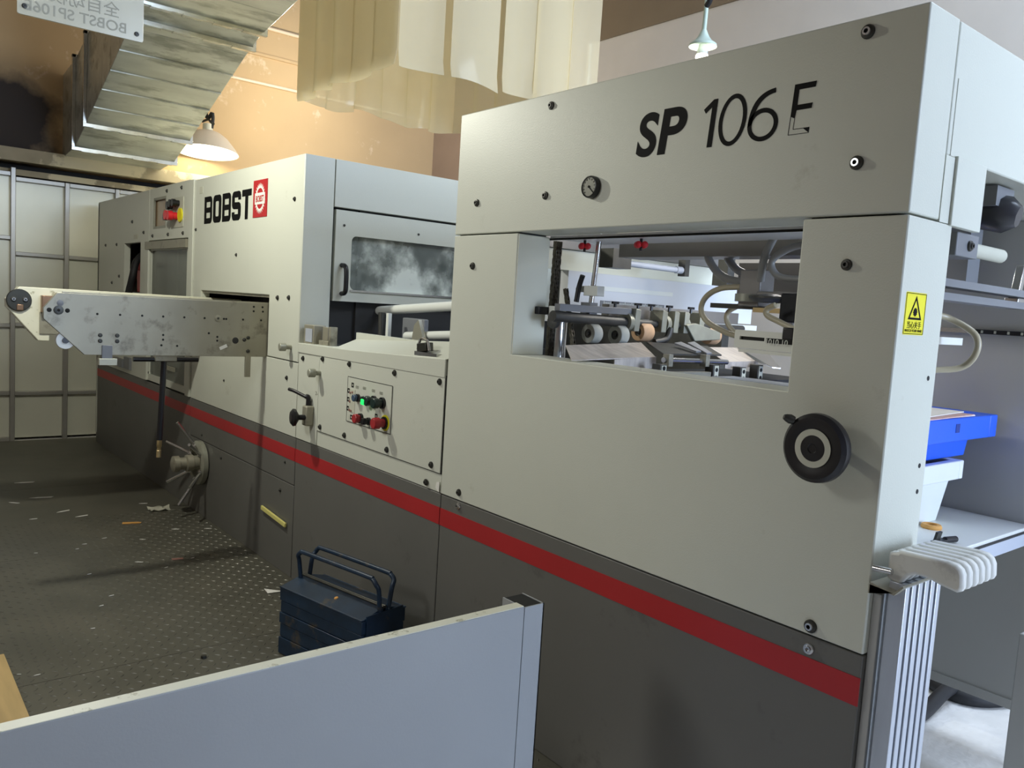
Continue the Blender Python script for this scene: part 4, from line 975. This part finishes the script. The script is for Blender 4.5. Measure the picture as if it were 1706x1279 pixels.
sg = thing('acrylic_sign', 'milky acrylic sign board hanging over the walkway, lettering seen from behind', 'sign', (-2.4,-1.22,2.44))
part('board', on_end(flat([rrect(0,0,.40,.34,.008)], .008), -1.422, 2.446, -2.4), M.acrylic, sg)
for y, z in ((-1.401,2.474),(-1.045,2.471),(-1.401,2.76),(-1.045,2.76)):
    inst('screw', BOLT_X, sg, (-2.396,y,z), scale=(.6,.6,.6))
part('sign_text', on_end(text('BOBST SP106E', .050, .0008, offset=.0004, align='CENTER', sx=1.04), -1.24, 2.464, -2.3955, mirror=True), M.signink, sg)
part('sign_text', on_end(text('全自动模切机', .056, .0008, align='CENTER'), -1.27, 2.515, -2.3955, mirror=True), M.signink, sg)
part('hanging_wire', MB().cyl((-2.4,-1.35,2.78),(-2.4,-1.35,6.0),.002,n=6).cyl((-2.4,-1.1,2.78),(-2.4,-1.1,6.0),.002,n=6), M.boltd, sg)

pl = thing('pendant_lamp', 'grey enamel pendant lamp shade hanging before the tan wall', 'lamp', (-7.75,1.0,2.94))
part('shade', MB().lathe((-7.75,1.0,2.94),(-.08,.05,1),[(.315,0),(.31,.012),(.275,.06),(.20,.15),(.13,.20),(.09,.215),(.05,.217)],36,cap0=False), M.lampshade, pl)
part('reflector', MB().lathe((-7.75,1.0,2.942),(-.08,.05,1),[(.308,0),(.27,.056),(.195,.145),(.12,.195),(.05,.205)],36,cap0=False), M.lampin, pl, 'lit white inside of the shade')
part('socket', MB().cyl((-7.767,1.01,3.15),(-7.772,1.013,3.23),.05), M.label, pl)
part('hook', MB().tube(((-7.85,.98,3.26),(-7.79,1.02,3.28),(-7.74,1.03,3.25),(-7.72,1.06,3.23)),.012,8), M.boltd, pl)
part('cord', MB().tube(((-7.74,1.04,3.19),(-7.75,1.05,3.34),(-7.85,1.0,3.54),(-7.87,.99,5.99)),.018,8), M.rubber, pl)

bl = thing('bulb_lamp', 'bare bulb lamp in small pale green holder hanging above the lettered feeder', 'lamp', (-1.94,1.6,2.88))
part('rod', MB().cyl((-1.94,1.6,3.05),(-1.95,1.62,3.36),.012,n=10), M.lampgreen, bl)
part('shade', MB().lathe((-1.94,1.6,2.975),(0,0,1),[(.072,0),(.070,.012),(.045,.03),(.030,.05),(.018,.075),(.014,.085)],28,cap0=False), M.lampgreen, bl)
part('bulb_neck', MB().lathe((-1.94,1.6,2.93),(0,0,1),[(.03,0),(.028,.03),(.02,.055)],20), M.white, bl)
part('bulb', MB().sphere((-1.94,1.6,2.92),.034,18,10), M.bulb, bl, 'lit round bulb')
part('conduit', MB().tube(((-1.92,1.58,3.17),(-1.89,1.57,3.20),(-1.88,1.57,3.30),(-1.88,1.57,3.6),(-1.88,1.57,6.0)),.014,10), M.rubber, bl)
part('clamp', MB().lathe((-1.95,1.62,3.32),(0,0,1),[(.022,0),(.022,.05)],14).box(-1.965,-1.935,1.6,1.64,3.36,6.0), M.lampgreen, bl)

cu = thing('strip_curtain', 'yellowed clear plastic strip curtain hanging in a square above the machine', 'curtain', (-3.4,.85,2.75))
def strip(p, q, bow, z0, z1, flare=.0, nrm=None):
    p = Vector(p); q = Vector(q); d = (q-p); n = Vector((-d.y, d.x, 0)).normalized() if nrm is None else Vector(nrm)
    N = 8; rows = [(z1, 1.0), (z0+.25, 1.0), (z0+.08, 1.3), (z0, 1.6)]
    vs = []; t = .0025
    for zi, (z, bf) in enumerate(rows):
        for side in (0, 1):
            for k in range(N+1):
                s = k/N; off = bow*bf*(1-(2*s-1)**2) + flare*(zi == 3)
                c = p + d*s + n*(off + side*t)
                vs.append((c.x, c.y, z - (.012*math.sin(3*s+bow*90) if zi == 3 else 0)))
    fs = []; S = N+1
    for zi in range(len(rows)-1):
        for side in (0, 1):
            for k in range(N):
                a = (zi*2+side)*S+k; b = ((zi+1)*2+side)*S+k
                fs.append((a,a+1,b+1,b))
        for k in (0, N):
            a = zi*2*S+k; b = (zi+1)*2*S+k; fs.append((a,a+S,b+S,b))
    for zi in (0, len(rows)-1):
        for k in range(N):
            a = zi*2*S+k; fs.append((a,a+1,a+1+S,a+S))
    part('strip', MB().add(vs, fs), M.pvc, cu)
zt_ = 4.3
for k in range(5):      # front side
    x0 = -3.98+.232*k; strip((x0,.28,0),(x0+.245,.285,0), random.uniform(-.02,.02), 2.74+random.uniform(-.012,.012), zt_, random.uniform(-.02,.02))
for k in range(6):      # left side
    y0 = .29+.192*k; strip((-3.985,y0,0),(-3.98,y0+.20,0), random.uniform(-.02,.03), 2.75+random.uniform(-.015,.012), zt_, random.uniform(-.02,.02))
for k, (y0, y1) in enumerate(((.30,.57),(.62,.93),(.97,1.22),(1.20,1.47),(1.45,1.70))):     # right side
    strip((-2.82,y0,0),(-2.815,y1,0), (.03,-.02,.035,-.03,.03)[k], 2.745+(.0,.0,.01,-.01,0)[k], zt_, random.uniform(-.02,.02))
for k in range(5):      # back side
    x0 = -3.98+.232*k; strip((x0,1.45,0),(x0+.245,1.46,0), random.uniform(-.03,.03), 2.74+random.uniform(-.012,.012), zt_)
part('hanger_frame', MB().box(-4.0,-2.80,.27,.30,4.28,4.34).box(-4.0,-2.80,1.44,1.48,4.28,4.34).box(-4.0,-3.96,.27,1.48,4.28,4.34).box(-2.84,-2.80,.27,1.72,4.28,4.34), M.tube, cu)
for x, y in ((-3.98,.285),(-2.82,.285),(-3.98,1.46),(-2.82,1.46)):
    part('hanger_rod', MB().cyl((x,y,4.33),(x,y,6.0),.008,n=8), M.boltd, cu)

# ================================================================== loose bits on the floor and the skirt
solo('plywood_board', MB().box(-2.85,-1.55,-2.35,-1.395,.009,.026), M.ply, 'tan plywood board lying on the walkway at bottom left', 'board', (-2.2,-1.8,.009), bv=.001)
solo('yellow_strip', MB().obox((-3.44,-.008,.298),((1,0,-.07),(0,1,0),(.07,0,1)),(.17,.006,.012)), M.foam, 'pale yellow strip stuck on grey skirt of the press', 'strip', (-3.44,-.008,.28), bv=.002)
solo('crumpled_film', (lambda b: b)(MB().add([(-4.98+.022*i+random.uniform(-.01,.01), -.27+.028*j+random.uniform(-.01,.01), .0075+random.uniform(0,.022)) for j in range(6) for i in range(6)],
     [(j*6+i,j*6+i+1,(j+1)*6+i+1,(j+1)*6+i) for j in range(5) for i in range(5)])), M.acrylic, 'crumpled clear film lying on walkway below the star wheel', 'film', (-4.92,-.2,.0065))
solo('orange_scrap', MB().obox((-4.661,-.454,.0085),((.3,1,0),(-1,.3,0),(0,0,1)),(.05,.018,.0015)).obox((-4.645,-.42,.0105),((.5,1,0),(-1,.5,0),(0,0,1)),(.025,.012,.001)), M.scrap_orange,
     'torn orange scrap lying in middle of the walkway', 'scrap', (-4.661,-.454,.0065))
solo('white_triangle_scrap', MB().prism([(-3.10,-.19,.0085),(-3.03,-.20,.0085),(-3.02,-.12,.0085)], (0,0,.002)), M.paper, 'white triangular paper scrap lying near the toolbox', 'scrap', (-3.05,-.17,.0065))
solo('reddish_scrap', MB().obox((-3.796,-.42,.0083),((.2,1,0),(-1,.2,0),(0,0,1)),(.03,.014,.0012)), M.scrap_red, 'dull reddish scrap lying in shadow of the steel rail', 'scrap', (-3.796,-.42,.0065))
solo('dark_nut', MB().lathe((-2.448,-.722,.0065),(0,0,1),[(.012,0),(.012,.010),(.006,.010)],6), M.boltd, 'dark hexagonal nut lying on walkway behind the fence', 'nut', (-2.448,-.722,.0065))
scr = [(-6.123,-.838,.07),(-5.504,-.994,.04),(-5.591,-.812,.08),(-5.142,-.757,.05),(-4.968,-.679,.045),(-5.018,-.953,.025),(-4.401,-.248,.028),(-4.326,-.066,.025),(-4.268,-.484,.02),(-4.392,-.672,.016),
       (-4.318,-.797,.014),(-4.24,-.851,.01),(-4.259,-1.059,.01),(-3.84,-.616,.024),(-3.779,-.341,.012),(-3.68,-.516,.014),(-3.757,-.888,.012),(-3.376,-.867,.014),(-3.259,-.939,.012),(-2.62,-1.312,.014),(-2.661,-1.368,.009),(-2.993,-1.033,.01),(-5.14,-.249,.03)]
for x, y, s in scr:
    a = random.uniform(-.6,.6)+1.4; d = Vector((math.cos(a),math.sin(a),0)); n = Vector((-d.y,d.x,0))
    c = Vector((x,y,.0068))
    b = MB().prism([c-d*s, c+n*s*.18-d*s*.3, c+d*s*.9+n*s*.1, c+d*s*.7-n*s*.22, c-d*s*.4-n*s*.2], (0,0,.0018))
    own = {-6.123: 'long white paper sliver lying farthest down the walkway, nearest the partition', -4.326: 'white paper sliver lying against foot of the press skirt',
           -2.62: 'bright white paper chip on walkway just right of the plywood board', -2.661: 'tiny pale paper chip touching edge of the plywood board'}.get(x)
    solo('paper_scrap', b, M.paper, own or 'small white paper sliver lying on open middle of the dark walkway', 'scrap', (x,y,.0065), 'paper slivers on the walkway')
